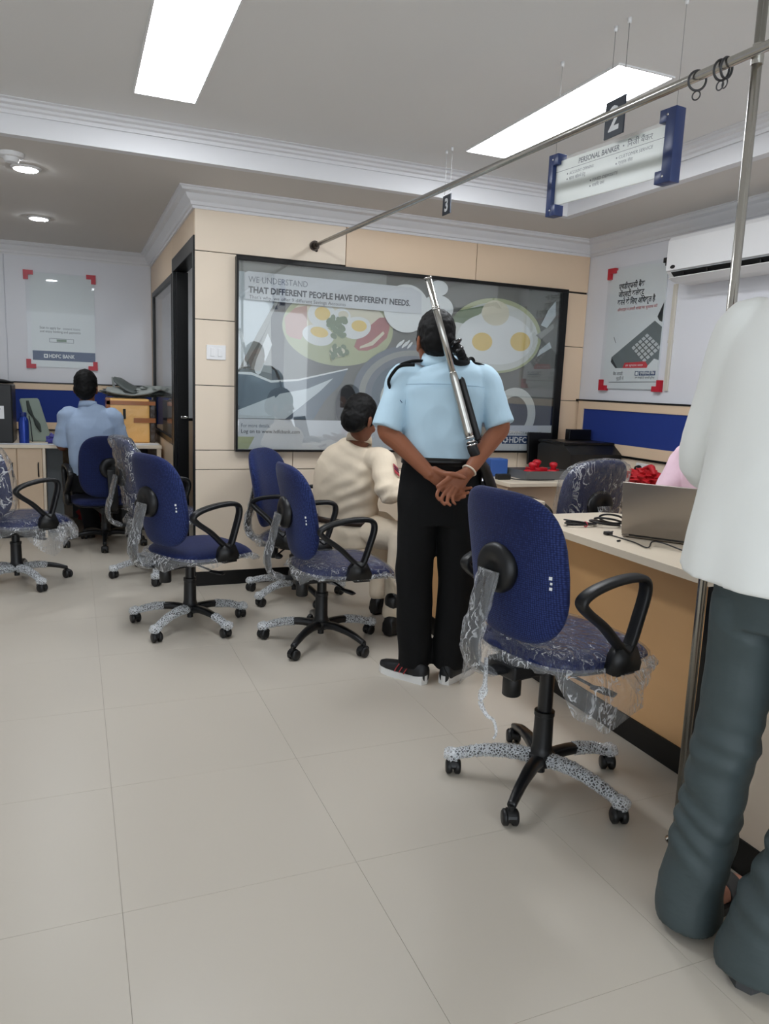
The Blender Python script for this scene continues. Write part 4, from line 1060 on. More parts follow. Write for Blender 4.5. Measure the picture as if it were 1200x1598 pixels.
obj('back_panel', box(BM(), (0.56, 0.88, 0.0), (1.22, 0.90, 0.715)), mat('dark_grey_laminate', (58, 60, 64), 0.5), t)
obj('end_panel', box(BM(), (1.22, 0.01, 0.0), (1.255, 0.92, 0.715), 0.001), m_lam, t)

# ================================================================== THINGS ON THE FAR DESK
t = thing('computer_tower', 'tall black cabinet with a white label at the left end of the far desk', 'computer', (-0.585, 6.72, 0.742))
obj('case', box(BM(), (-0.20, -0.16, 0.0), (0.135, 0.25, 0.455), 0.01), m_plastic, t)
obj('label', box(BM(), (0.0, -0.1615, 0.19), (0.075, -0.1595, 0.29)), m_pcb, t)
bm = BM(); text_into(bm, '7', 0.05, Matrix(((1, 0, 0, 0.03), (0, 0, -1, -0.162), (0, 1, 0, 0.235), (0, 0, 0, 1)))); obj('label_mark', bm, m_ink, t)
bm = BM(); sweep(bm, [(-0.15, 0, 0.47), (-0.05, -0.02, 0.49), (0.05, 0.0, 0.478), (0.125, 0.03, 0.47)], [0.012, 0.02, 0.018, 0.010], [0.08, 0.10, 0.09, 0.05], n=12); obj('crumpled_bag', bm, m_plastic, t, smooth=True)
t = thing('water_bottle', 'blue metal water bottle beside the black cabinet on the far desk', 'bottle', (-0.375, 6.56, 0.742))
mb = mat('blue_bottle_metal', (34, 62, 150), 0.25, metal=0.4)
bm = BM(); lathe(bm, [(0.033, 0.0), (0.037, 0.004), (0.037, 0.175), (0.034, 0.19), (0.024, 0.205), (0.022, 0.212)], 24); obj('body', bm, mb, t, auto=40)
bm = BM(); lathe(bm, [(0.023, 0.213), (0.024, 0.216), (0.024, 0.240), (0.019, 0.245)], 24); obj('cap', bm, mat('blue_bottle_cap', (24, 44, 110), 0.35), t, auto=40)
bm = BM(); sweep(bm, [(0.040, 0, 0.215), (0.05, -0.01, 0.16), (0.055, -0.01, 0.08), (0.06, -0.012, 0.012)], 0.004, n=8, ref=(0, 1, 0)); obj('strap', bm, m_plastic, t, smooth=True)
t = thing('folder', 'grey-green cloth folder leaning against the pin-board behind the blue bottle', 'folder', (-0.29, 6.74, 0.742))
bm = BM(); prism(bm, [(-0.12, 0.345), (0.02, 0.352), (0.105, 0.03), (0.095, 0.0), (-0.055, 0.004)], 'y', -0.02, 0.035); bmesh.ops.bevel(bm, geom=bm.edges[:], offset=0.008, segments=2, affect='EDGES')
obj('cover', bm, mat('grey_green_cloth', (138, 150, 140), 0.8, vary=0.12, bump=0.2), t)
bm = BM(); sweep(bm, [(-0.06, -0.024, 0.33), (-0.045, -0.03, 0.25), (-0.02, -0.024, 0.20), (0.01, -0.03, 0.14), (0.03, -0.024, 0.08)], [0.004] * 5, [0.010, 0.016, 0.008, 0.018, 0.006], n=8, ref=(0, 1, 0)); obj('dark_strap', bm, mat('dark_green_cloth', (52, 60, 56), 0.8), t, smooth=True)
def papers(name, label, loc, w, d, n, rot, m=None, zgap=0.0012, group=None):
    t = thing(name, label, 'paper', loc, rot, group)
    rnd = random.Random(int(abs(loc[0] * 1000)))
    for k in range(n):
        o = obj('sheet', box(BM(), (-w / 2, -d / 2, 0), (w / 2, d / 2, zgap * 0.8)), m or mat('white_paper', (232, 234, 238), 0.6, vary=0.02), t)
        o.location = (rnd.uniform(-0.01, 0.01), rnd.uniform(-0.01, 0.01), k * zgap + 0.0003); o.rotation_euler = (0, 0, rnd.uniform(-0.12, 0.12) if n > 1 else 0)
    return t
papers('paper_stack', 'loose white papers on the far desk in front of the bottle', (-0.32, 6.475, 0.742), 0.50, 0.085, 4, 0.0)
def crumple(bm, c, rx, ry, rz, amp, sc_=9.0, seed=0.0, sub=3):
    tmp = bmesh.new(); bmesh.ops.create_icosphere(tmp, subdivisions=sub, radius=1.0)
    for v in tmp.verts:
        n_ = v.co.normalized(); q = n_ * sc_ * 0.35 + V((seed, seed * 0.7, 0))
        r = 1 + amp * (abs(noise.noise(q)) * 1.6 - 0.5) + amp * 0.6 * noise.noise(q * 2.3)
        v.co = V((n_.x * rx * r, n_.y * ry * r, max(-rz, n_.z * rz * r))) + V(c)
    mp = {}
    for v in tmp.verts: mp[v.index] = bm.verts.new(v.co)
    for f in tmp.faces: bm.faces.new([mp[v.index] for v in f.verts])
    tmp.free(); return bm
t = thing('crumpled_bag', 'crumpled purple-blue plastic bag on the far desk beside the seated man', 'bag', (-0.165, 6.50, 0.742))
bm = BM(); crumple(bm, (0, 0, 0.040), 0.055, 0.035, 0.040, 0.5, seed=2.1); obj('bag', bm, mat('violet_plastic', (74, 72, 150), 0.4), t)
t = thing('parcel', 'amber parcel wrapped in shiny brown tape on the far desk by the cabin window', 'parcel', (0.44, 6.83, 0.742))
m_amb = mat('amber_wrapped_paper', (240, 184, 108), 0.3, vary=0.18, vscale=5, bump=0.5, bscale=9, bdist=0.02, spec=0.7)
bm = BM(); box(bm, (-0.19, -0.14, 0.0), (0.15, 0.22, 0.37), 0.012); obj('box', bm, m_amb, t)
m_tape = mat('brown_tape', (158, 92, 40), 0.25, vary=0.15)
for lo, hi in (((-0.192, -0.1435, 0.318), (0.198, 0.222, 0.350)), ((0.02, -0.1445, 0.17), (0.198, -0.1415, 0.21)), ((-0.193, -0.1435, 0.0), (-0.165, -0.1405, 0.37))):
    obj('tape', box(BM(), lo, hi), m_tape, t)
for x, z0, z1 in ((-0.055, 0.20, 0.285), (-0.055, 0.105, 0.135)):
    obj('hand_slot', box(BM(), (x - 0.010, -0.146, z0), (x + 0.012, -0.141, z1), 0.002), mat('dark_slot', (20, 20, 20), 0.6), t)
bm = BM(); box(bm, (0.15, -0.13, 0.0), (0.20, 0.21, 0.36), 0.01); obj('film_side', bm, mat('dark_shiny_film', (72, 62, 56), 0.15, vary=0.3, bump=0.8, bscale=20, bdist=0.02), t)
t = thing('plastic_sheets', 'folded grey plastic sheets heaped on top of the amber parcel', 'plastic sheet', (0.44, 6.83, 1.114))
mgp = mat('grey_plastic_sheet', (92, 98, 96), 0.4, vary=0.35, vscale=9, bump=0.4, bscale=14, bdist=0.02)
def sheet(P0, P1, wd, ph, amp, nx=26, ny=8, th=0.005):
    bm = BM(); P0, P1 = V(P0), V(P1); d = P1 - P0; rows = []
    for i in range(nx + 1):
        f = i / nx; r = []
        for j in range(ny + 1):
            g = j / ny - 0.5
            q = P0 + d * f + V((0, wd * g, 0)); q.z += amp * (math.sin(f * 5 + ph) * 0.5 + noise.noise(V((f * 4, g * 3, ph)))) 
            q.y += 0.02 * noise.noise(V((f * 5, 2, ph)))
            r.append(q)
        rows.append(r)
    rings_to_faces(bm, rows, closed=False, cap=False)
    bmesh.ops.solidify(bm, geom=bm.faces[:], thickness=th)
    return bm
m_pps = mat('pale_plastic_sheet', (150, 154, 150), 0.4, vary=0.3, vscale=8)
bm = BM(); crumple(bm, (0.03, 0.04, 0.045), 0.26, 0.17, 0.045, 0.30, 12, 1.5, 4); obj('heap', bm, mgp, t)
bm = BM(); crumple(bm, (0.16, 0.0, 0.085), 0.11, 0.12, 0.022, 0.5, 10, 3.5, 3); obj('pale_sheet', bm, m_pps, t)
bm = BM(); sweep(bm, [(-0.13, -0.05, 0.165), (-0.08, -0.06, 0.135), (0.0, -0.07, 0.085), (0.10, -0.06, 0.06), (0.22, -0.04, 0.055)], [0.012, 0.014, 0.012, 0.010, 0.008], [0.02, 0.07, 0.08, 0.06, 0.03], ref=(0.3, -0.4, 0.8), n=12, p=3); obj('folded_sheet', bm, mgp, t, smooth=True)
bm = BM(); sweep(bm, [(-0.19, -0.08, 0.07), (-0.10, -0.10, 0.06), (0.02, -0.09, 0.05), (0.13, -0.10, 0.07), (0.26, -0.06, 0.10)], [0.010, 0.014, 0.012, 0.016, 0.008], [0.03, 0.05, 0.05, 0.05, 0.02], ref=(0.1, -0.5, 0.8), n=12, p=3); obj('folded_sheet', bm, m_pps, t, smooth=True)
bm = BM(); sweep(bm, [(-0.14, -0.045, 0.17), (-0.13, -0.06, 0.10), (-0.12, -0.07, 0.06)], [0.006, 0.008, 0.006], [0.02, 0.03, 0.03], ref=(1, 0.2, 0.2), n=10); obj('folded_edge', bm, m_pps, t, smooth=True)
papers('paper_stack', 'thin stack of white papers at the right end of the far desk, below the parcel', (0.52, 6.52, 0.742), 0.22, 0.12, 5, 0.1)
t = thing('computer_tower', 'black computer case with a bright top edge under the right part of the far desk', 'computer', (0.44, 6.70, 0.0))
obj('case', box(BM(), (-0.16, -0.1, 0.0), (0.16, 0.22, 0.20), 0.006), m_plastic, t)
obj('top_edge', box(BM(), (-0.162, -0.103, 0.186), (0.162, -0.098, 0.196), 0.001), m_chrome, t)
t = thing('shopping_bag', 'crumpled red and white bag on the floor under the far desk', 'bag', (0.12, 6.86, 0.0))
bm = BM(); crumple(bm, (0, 0, 0.13), 0.12, 0.08, 0.13, 0.35, seed=5.0); obj('bag', bm, mat('red_bag_cloth', (150, 34, 40), 0.5, vary=0.2), t)
bm = BM(); crumple(bm, (-0.03, -0.02, 0.265), 0.07, 0.05, 0.035, 0.4, seed=7.0); obj('white_top', bm, m_pcb, t)

# ================================================================== THINGS ON THE OFFICER'S DESK AND BACK COUNTER
papers('paper_stack', 'white forms under the officer\'s arm on his desk', (1.69, 3.43, 0.730), 0.20, 0.22, 4, 0.1)
papers('paper_stack', 'white sheet on the far corner of the officer\'s desk, right of the guard', (2.13, 3.72, 0.730), 0.297, 0.21, 3, 0.05)
t = thing('tray', 'shallow grey metal tray on the back counter under the logo of the big poster', 'tray', (2.80, 4.12, 0.748))
bm = BM(); box(bm, (-0.17, -0.12, 0.0), (0.17, 0.12, 0.004)); 
for lo, hi in (((-0.17, -0.12, 0.004), (0.17, -0.114, 0.055)), ((-0.17, 0.114, 0.004), (0.17, 0.12, 0.055)), ((-0.17, -0.114, 0.004), (-0.164, 0.114, 0.055)), ((0.164, -0.114, 0.004), (0.17, 0.114, 0.055))): box(bm, lo, hi)
obj('body', bm, mat('grey_tray_metal', (110, 112, 112), 0.4, metal=0.3), t)
mrd = mat('red_stamp_plastic', (200, 30, 44), 0.35)
def stamp(label, x, y, z, rot, k=1.5, lean=0.0):
    t = thing('rubber_stamp', label, 'stamp', (x, y, z), rot)
    o = obj('base', box(BM(), (-0.042 * k, -0.020 * k, 0.0), (0.042 * k, 0.020 * k, 0.036 * k), 0.005), mrd, t); o.rotation_euler = (0, lean, 0)
    bm = BM(); lathe(bm, [(0.012 * k, 0.036 * k), (0.011 * k, 0.044 * k), (0.017 * k, 0.052 * k), (0.018 * k, 0.062 * k), (0.010 * k, 0.068 * k)], 16); o = obj('handle', bm, mrd, t, smooth=True); o.rotation_euler = (0, lean, 0)
stamp('red self-inking stamp lying left in the grey tray', 2.722, 4.075, 0.7525, 0.5)
stamp('tallest red stamp standing in the middle of the grey tray', 2.820, 4.175, 0.7525, -0.1, 1.6)
stamp('red stamp at the right end of the grey tray', 2.882, 4.075, 0.7525, 0.8)
t = thing('desk_hub', 'small blue box with a black cable on the back counter left of the tray', 'box', (2.545, 4.24, 0.748))
obj('body', box(BM(), (-0.065, -0.05, 0.0), (0.065, 0.05, 0.115), 0.008), mat('blue_plastic', (56, 96, 168), 0.4), t)
bm = BM(); sweep(bm, [(-0.065, -0.02, 0.07), (-0.11, -0.03, 0.10), (-0.145, -0.04, 0.06), (-0.14, -0.05, 0.006), (-0.09, -0.10, 0.006)], 0.004, n=8, ref=(0, 1, 0)); obj('cable', bm, m_plastic, t, smooth=True)
t = thing('power_adapter', 'small black adapter with a cable loop on the back counter near the guard\'s elbow', 'adapter', (2.49, 4.05, 0.748))
obj('body', box(BM(), (-0.045, -0.025, 0.0), (0.045, 0.025, 0.035), 0.006), m_plastic, t)
bm = BM(); sweep(bm, [(0.045, 0, 0.012), (0.07, -0.04, 0.006), (0.15, -0.085, 0.006), (0.25, -0.095, 0.006), (0.33, -0.085, 0.006)], 0.0035, n=8); obj('cable', bm, m_plastic, t, smooth=True)
t = thing('printer', 'black desktop printer on the back counter in the corner below the pin-board', 'printer', (3.262, 4.33, 0.748))
prof = [(-0.20, 0.0), (0.19, 0.0), (0.19, 0.185), (0.16, 0.205), (-0.12, 0.205), (-0.20, 0.150)]
bm = BM(); prism(bm, [(y, z) for y, z in prof], 'x', -0.21, 0.21); obj('body', bm, m_plastic, t)
obj('scanner_lid', box(BM(), (-0.21, -0.12, 0.206), (0.21, 0.19, 0.225), 0.005), m_black, t)
obj('paper_tray', box(BM(), (0.0, 0.12, 0.2255), (0.19, 0.17, 0.30), 0.004), m_black, t)
obj('control_panel', box(BM(), (0.05, -0.208, 0.07), (0.18, -0.199, 0.13), 0.003), m_black, t)
bm = BM(); text_into(bm, 'Canon', 0.022, Matrix(((1, 0, 0, 0.08), (0, 0, -1, -0.2085), (0, 1, 0, 0.10), (0, 0, 0, 1)))); obj('printed_name', bm, m_inkw, t)
t = thing('monitor', 'small black monitor behind the printer, its edge showing beside the big poster', 'monitor', (3.115, 4.585, 0.748), R(-4))
o = obj('panel', box(BM(), (-0.095, -0.012, 0.035), (0.095, 0.012, 0.265), 0.004), m_black, t); o.rotation_euler = (R(-5), 0, 0)
obj('stand', box(BM(), (-0.06, -0.045, 0.0), (0.06, 0.05, 0.012), 0.004), m_black, t); obj('stand_post', box(BM(), (-0.02, 0.012, 0.012), (0.02, 0.032, 0.10), 0.003), m_black, t)
t = thing('cloth_bag', 'bright red crumpled cloth bag on the wall counter behind the laptop', 'bag', (3.25, 3.62, 0.748))
bm = BM(); crumple(bm, (0, 0, 0.055), 0.085, 0.17, 0.055, 0.55, seed=1.0, sub=4); obj('bag', bm, mat('red_cloth', (196, 30, 40), 0.6, vary=0.15), t)
bm = BM(); sweep(bm, [(-0.03, -0.10, 0.09), (-0.02, -0.06, 0.13), (0.0, 0.0, 0.12), (-0.01, 0.05, 0.10)], [0.01, 0.016, 0.014, 0.008], [0.012, 0.02, 0.018, 0.01], n=8); obj('knot', bm, mat('red_cloth', (196, 30, 40), 0.6), t, smooth=True)

# ================================================================== NEAR DESK: laptop and cables
la = V((1.985, 2.318)); lb = V((2.180, 2.052)); dl = (lb - la).normalized(); Ll = (lb - la).length
t = thing('laptop', 'silver-grey laptop seen from behind its open screen on the near desk', 'laptop', (((la + lb) / 2).x, ((la + lb) / 2).y, 0.75), math.atan2(dl.y, dl.x))
m_lap = mat('bronze_grey_aluminium', (150, 142, 134), 0.35, metal=0.75, vary=0.05)
h = Ll / 2
bm = BM(); box(bm, (-h, 0.0, 0.004), (h, 0.225, 0.018), 0.003); obj('base', bm, m_lap, t)
obj('keyboard', box(BM(), (-h + 0.02, 0.04, 0.0182), (h - 0.02, 0.15, 0.0192)), m_plastic, t)
bm = BM(); box(bm, (-h, -0.004, 0.0), (h, 0.003, 0.215), 0.002)
o = obj('screen_lid', bm, m_lap, t); o.location = (0, -0.002, 0.016); o.rotation_euler = (R(14), 0, 0)
bm = BM(); box(bm, (-h + 0.006, 0.0032, 0.006), (h - 0.006, 0.0042, 0.21)); o = obj('display', bm, m_black, t); o.location = (0, -0.002, 0.016); o.rotation_euler = (R(14), 0, 0)
bm = BM(); cyl(bm, (-h + 0.03, 0.0, 0.014), (h - 0.03, 0.0, 0.014), 0.006); obj('hinge', bm, m_plastic, t, smooth=True)
t = thing('cable', 'thin black cable curling in front of the laptop on the near desk', 'cable', (1.95, 2.36, 0.75))
def P3(pts, o): return [V(p) - V(o) for p in pts]
bm = BM(); pts = [(2.01, 2.40, 0.754), (1.985, 2.39, 0.754), (1.955, 2.375, 0.754), (1.95, 2.33, 0.754), (1.95, 2.26, 0.754), (1.945, 2.19, 0.754), (1.925, 2.115, 0.754), (1.94, 2.11, 0.756), (1.985, 2.145, 0.766), (2.00, 2.10, 0.768), (2.02, 2.02, 0.756), (2.03, 1.96, 0.754)]
sweep(bm, P3(pts, (1.95, 2.36, 0.75)), 0.0026, n=8); obj('wire', bm, m_plastic, t, smooth=True)
bm = BM(); box(bm, (-0.012, -0.012, 0.0003), (0.018, 0.012, 0.014), 0.003); obj('connector', bm, m_plastic, t)
t = thing('cable_coil', 'small bundle of black cable tied with a pink band on the near desk', 'cable', (1.965, 2.555, 0.752))
for k in range(4):
    bm = BM(); torus(bm, (0, 0.004 * k - 0.006, 0.0055 + 0.003 * k), 0.034 + 0.004 * (k % 2), 0.0028, (0.05 * k, 0.1, 1), n=24, sx=2.0); obj('loop', bm, m_plastic, t, smooth=True)
bm = BM(); torus(bm, (0.004, -0.03, 0.010), 0.010, 0.0028, (1, 0.1, 0), n=16); obj('tie', bm, mat('pink_band', (214, 70, 90), 0.5), t, smooth=True)
t = thing('mouse_cable', 'black coiled mouse cable beside the laptop corner on the near desk', 'cable', (2.075, 2.535, 0.758))
for k in range(3):
    bm = BM(); torus(bm, (0.01 * k, -0.01 * k, 0.005 + 0.010 * k), 0.052 - 0.005 * k, 0.0045, (0.12 * (k + 1), 0.25 * k, 1), n=28, sx=1.3); obj('loop', bm, m_plastic, t, smooth=True)
t = thing('pen_cap', 'tiny black cap lying near the front edge of the near desk', 'pen cap', (1.905, 2.235, 0.75))
bm = BM(); cyl(bm, (-0.008, 0, 0.004), (0.008, 0.004, 0.004), 0.0035, n=10); obj('cap', bm, m_plastic, t, smooth=True)
# ================================================================== PEOPLE
m_skin = mat('brown_skin', (142, 87, 60), 0.5, spec=0.4, vary=0.10, vscale=14, bump=0.08, bscale=160)
m_skin2 = mat('deep_brown_skin', (122, 74, 52), 0.5, spec=0.4, vary=0.10, vscale=14, bump=0.08, bscale=160)
m_skin3 = mat('light_brown_skin', (196, 140, 118), 0.5, spec=0.4, vary=0.10, vscale=14)
m_hair = mat('black_hair', (9, 8, 8), 0.55, spec=0.22, vary=0.3, bump=0.6, bscale=220, stretch=(3, 3, 0.5))
m_eye = mat('eye_white', (232, 228, 220), 0.2)
m_lips = mat('lips', (128, 66, 58), 0.45)
m_sky = mat('sky_blue_shirt_cloth', (184, 212, 228), 0.75, vary=0.04, bump=0.28, bscale=6, bdist=0.03, stretch=(1, 1, 0.6))
m_pale = mat('pale_blue_shirt_cloth', (168, 188, 216), 0.78, vary=0.05, bump=0.28, bscale=6, bdist=0.03, stretch=(1, 1, 0.6))
m_khaki = mat('khaki_uniform_cloth', (230, 214, 190), 0.78, vary=0.05, bump=0.28, bscale=6, bdist=0.03, stretch=(1, 1, 0.6))
m_whitec = mat('white_shirt_cloth', (243, 245, 241), 0.75, vary=0.02, bump=0.28, bscale=6, bdist=0.03, stretch=(1, 1, 0.6))
m_pink = mat('pale_pink_cloth', (232, 200, 214), 0.75, vary=0.03, bump=0.28, bscale=6, bdist=0.03, stretch=(1, 1, 0.6))
m_blackt = mat('black_trouser_cloth', (9, 10, 12), 0.8, spec=0.25, vary=0.1)
m_grn = mat('dark_grey_green_trouser_cloth', (64, 76, 78), 0.62, vary=0.12, vscale=5, bump=0.25, bscale=6, bdist=0.03, stretch=(1, 1, 2.0))
m_leather = mat('brown_leather', (52, 36, 26), 0.4)

def fuse(bm, voxel, smooth=3, disp=None):
    # one continuous skin from overlapping solids
    bmesh.ops.recalc_face_normals(bm, faces=bm.faces[:])
    me = bpy.data.meshes.new('tmp'); bm.to_mesh(me); bm.free()
    o = bpy.data.objects.new('tmp', me); C.objects.link(o)
    md = o.modifiers.new('r', 'REMESH'); md.mode = 'VOXEL'; md.voxel_size = voxel; md.use_smooth_shade = True
    if smooth:
        s = o.modifiers.new('s', 'SMOOTH'); s.factor = 0.5; s.iterations = smooth
    dg = bpy.context.evaluated_depsgraph_get(); dg.update()
    out = bpy.data.meshes.new_from_object(o.evaluated_get(dg))
    bpy.data.objects.remove(o); bpy.data.meshes.remove(me)
    if disp:
        ns = [v.normal.copy() for v in out.vertices]
        for v, n in zip(out.vertices, ns): v.co = v.co + n * disp(v.co)
    out.shade_smooth()
    return out
def fobj(name, bm, m, parent, voxel=0.007, smooth=3, disp=None, label=None):
    me = fuse(bm, voxel, smooth, disp); me.materials.clear(); me.materials.append(m); me.name = name
    return obj(name, me, None, parent, label=label)
def torso(bm, rings_, p=2.5, n=28):
    # rings_: (centre, half width, half depth, right axis); planes follow the spine
    cs = [V(r[0]) for r in rings_]; rs = []
    m = len(rings_)
    fine = []
    k = 4
    for i in range(m - 1):
        for j in range(k):
            f = j / k; f2 = f * f * (3 - 2 * f)
            a, b = rings_[i], rings_[i + 1]
            c = catmull([cs[max(i - 1, 0)], cs[i], cs[i + 1], cs[min(i + 2, m - 1)]], k)[k + j] if 0 < i < m - 2 else cs[i].lerp(cs[i + 1], f)
            fine.append((c, a[1] + (b[1] - a[1]) * f2, a[2] + (b[2] - a[2]) * f2, V(a[3]).lerp(V(b[3]), f)))
    fine.append((cs[-1], rings_[-1][1], rings_[-1][2], V(rings_[-1][3])))
    for i, (c, hw, hd, rt) in enumerate(fine):
        t = (fine[min(i + 1, len(fine) - 1)][0] - fine[max(i - 1, 0)][0]).normalized()
        rt = (rt - t * rt.dot(t)).normalized(); f = t.cross(rt)
        rs.append(ring(c, rt * hw, f * hd, n, p))
    rings_to_faces(bm, rs)
    return bm
def axes(yaw, pitch=0.0, roll=0.0):
    # columns: right, forward, up; yaw in degrees from +y towards +x, pitch > 0 looks down
    return Matrix.Rotation(R(-yaw), 3, 'Z') @ Matrix.Rotation(R(-pitch), 3, 'X') @ Matrix.Rotation(R(roll), 3, 'Y')
def head_into(bm, c, M, k=1.0):
    c = V(c); P = lambda x, y, z: c + M @ (V((x, y, z)) * k)
    ball(bm, P(0, -0.012, 0.022), 0.074 * k, 0.092 * k, 0.096 * k, M, 24, 16)
    rs = []
    for z, hw, y, hd in ((0.045, 0.066, 0.010, 0.078), (0.0, 0.068, 0.012, 0.080), (-0.035, 0.065, 0.018, 0.074), (-0.07, 0.056, 0.026, 0.062), (-0.095, 0.042, 0.036, 0.048), (-0.113, 0.024, 0.050, 0.028)):
        rs.append(ring(P(0, y, z), M @ V((hw * k, 0, 0)), M @ V((0, hd * k, 0)), 20, 2.3))
    rings_to_faces(bm, rs)
    limb(bm, [P(0, 0.084, 0.014), P(0, 0.098, -0.012), P(0, 0.103, -0.034)], [0.009 * k, 0.012 * k, 0.015 * k], 10, 3)
    for s in (-1, 1):
        ball(bm, P(s * 0.017, 0.090, -0.038), 0.009 * k, u=8, v=6)
        ball(bm, P(s * 0.032, 0.078, 0.022), 0.024 * k, 0.012 * k, 0.009 * k, M, 10, 8)
        ball(bm, P(s * 0.046, 0.062, -0.030), 0.020 * k, 0.018 * k, 0.018 * k, M, 10, 8)
        E = M @ Matrix.Rotation(R(s * 22), 3, 'Z')
        ball(bm, P(s * 0.077, -0.012, -0.018), 0.009 * k, 0.020 * k, 0.033 * k, E, 12, 10)
        ball(bm, P(s * 0.080, -0.022, -0.008), 0.007 * k, 0.013 * k, 0.022 * k, E, 10, 8)
    ball(bm, P(0, 0.087, -0.066), 0.024 * k, 0.012 * k, 0.011 * k, M, 12, 8)
def face_bits(parent, c, M, k=1.0):
    c = V(c); P = lambda x, y, z: c + M @ (V((x, y, z)) * k)
    for s in (-1, 1):
        b = BM(); ball(b, P(s * 0.031, 0.0805, 0.002), 0.013 * k, 0.010 * k, 0.008 * k, M, 12, 8); e = obj('eye', b, m_eye, parent, smooth=True)
        b = BM(); ball(b, P(s * 0.031, 0.0885, 0.002), 0.0055 * k, 0.003 * k, 0.0055 * k, M, 10, 6); obj('iris', b, m_hair, e, smooth=True)
        b = BM(); sweep(b, [P(s * 0.014, 0.090, 0.023), P(s * 0.032, 0.090, 0.030), P(s * 0.050, 0.078, 0.024)], [0.003 * k, 0.0035 * k, 0.002 * k], n=8); obj('eyebrow', b, m_hair, parent, smooth=True)
    b = BM(); ball(b, P(0, 0.0965, -0.0655), 0.021 * k, 0.006 * k, 0.008 * k, M, 14, 8); obj('lips', b, m_lips, parent, smooth=True)
def hair_obj(parent, c, M, k=1.0, nape=-0.055, full=1.0, extra=None, seed=0.0):
    c = V(c); P = lambda x, y, z: c + M @ (V((x, y, z)) * k)
    b = BM()
    ball(b, P(0, -0.022, 0.034), 0.0805 * k * full, 0.093 * k * full, 0.096 * k * full, M, 26, 18)
    ball(b, P(0, -0.050, (nape + 0.03) / 2), 0.069 * k * full, 0.058 * k * full, (0.03 - nape) / 1.75 * k, M, 20, 14)
    ball(b, P(0, -0.044, (nape + 0.05) / 2 + 0.005), 0.0765 * k * full, 0.070 * k * full, 0.075 * k, M, 22, 14)
    for s in (-1, 1): ball(b, P(s * 0.062, 0.010, 0.012), 0.017 * k, 0.022 * k, 0.046 * k, M, 10, 8)
    if extra: extra(b, P)
    fobj('hair', b, m_hair, parent, 0.006, 2, lambda q: 0.0035 * noise.noise(q * 60 + V((seed, 0, 0))) + 0.002 * noise.noise(q * 150))
def finger(bm, pts, r): limb(bm, pts, [r, r * 0.95, r * 0.86, r * 0.74][:len(pts)], 9, 4)
def hand_into(bm, W, d, tdir, k=1.0, curl=0.5, wr=0.026, thumb_in=0.3):
    # W wrist, d direction of the hand, tdir towards the thumb; fingers curl towards the palm side
    W = V(W); d = V(d).normalized(); t = V(tdir); t = (t - d * t.dot(d)).normalized(); n = d.cross(t)
    if PALM[0] < 0: n = -n
    rs = []
    for f, hw, hd in ((-0.02, wr, wr * 0.8), (0.0, wr * 1.0, wr * 0.72), (0.03, 0.036 * k, 0.017 * k), (0.065, 0.041 * k, 0.015 * k), (0.090, 0.041 * k, 0.013 * k), (0.098, 0.036 * k, 0.009 * k)):
        rs.append(ring(W + d * f * k, t * hw, n * hd, 16, 2.6))
    rings_to_faces(bm, rs)
    for off, L_, r in ((0.031, 0.068, 0.0085), (0.010, 0.078, 0.009), (-0.011, 0.072, 0.0086), (-0.031, 0.056, 0.0076)):
        b = W + d * 0.088 * k + t * off * k; pts = [b - d * 0.01 * k]; a = 0.25 * curl; q = b
        for s in (0.42, 0.32, 0.26):
            a += curl * 0.55
            q = q + (d * math.cos(a) + n * math.sin(a)) * L_ * s * k * 1.05
            pts.append(q)
        finger(bm, pts, r * k)
    b = W + d * 0.022 * k + t * 0.026 * k
    m1 = b + (t * 0.75 + d * 0.6 + n * thumb_in).normalized() * 0.042 * k; m2 = m1 + (t * 0.25 + d * 0.9 + n * (thumb_in + 0.1)).normalized() * 0.034 * k; m3 = m2 + (d + n * (thumb_in + 0.15)).normalized() * 0.024 * k
    limb(bm, [b, m1, m2, m3], [0.013 * k, 0.0115 * k, 0.0098 * k, 0.0075 * k], 10, 4)
PALM = [1]
def wrinkle(amp, sx, sy, sz, seed):
    def f(q):
        a = noise.noise(V((q.x * sx + seed, q.y * sy, q.z * sz)))
        b = noise.noise(V((q.x * sx * 2.3, q.y * sy * 2.3 + seed, q.z * sz * 2.1)))
        return amp * (1.0 - 2.2 * abs(a)) * 0.8 + amp * 0.45 * b
    return f
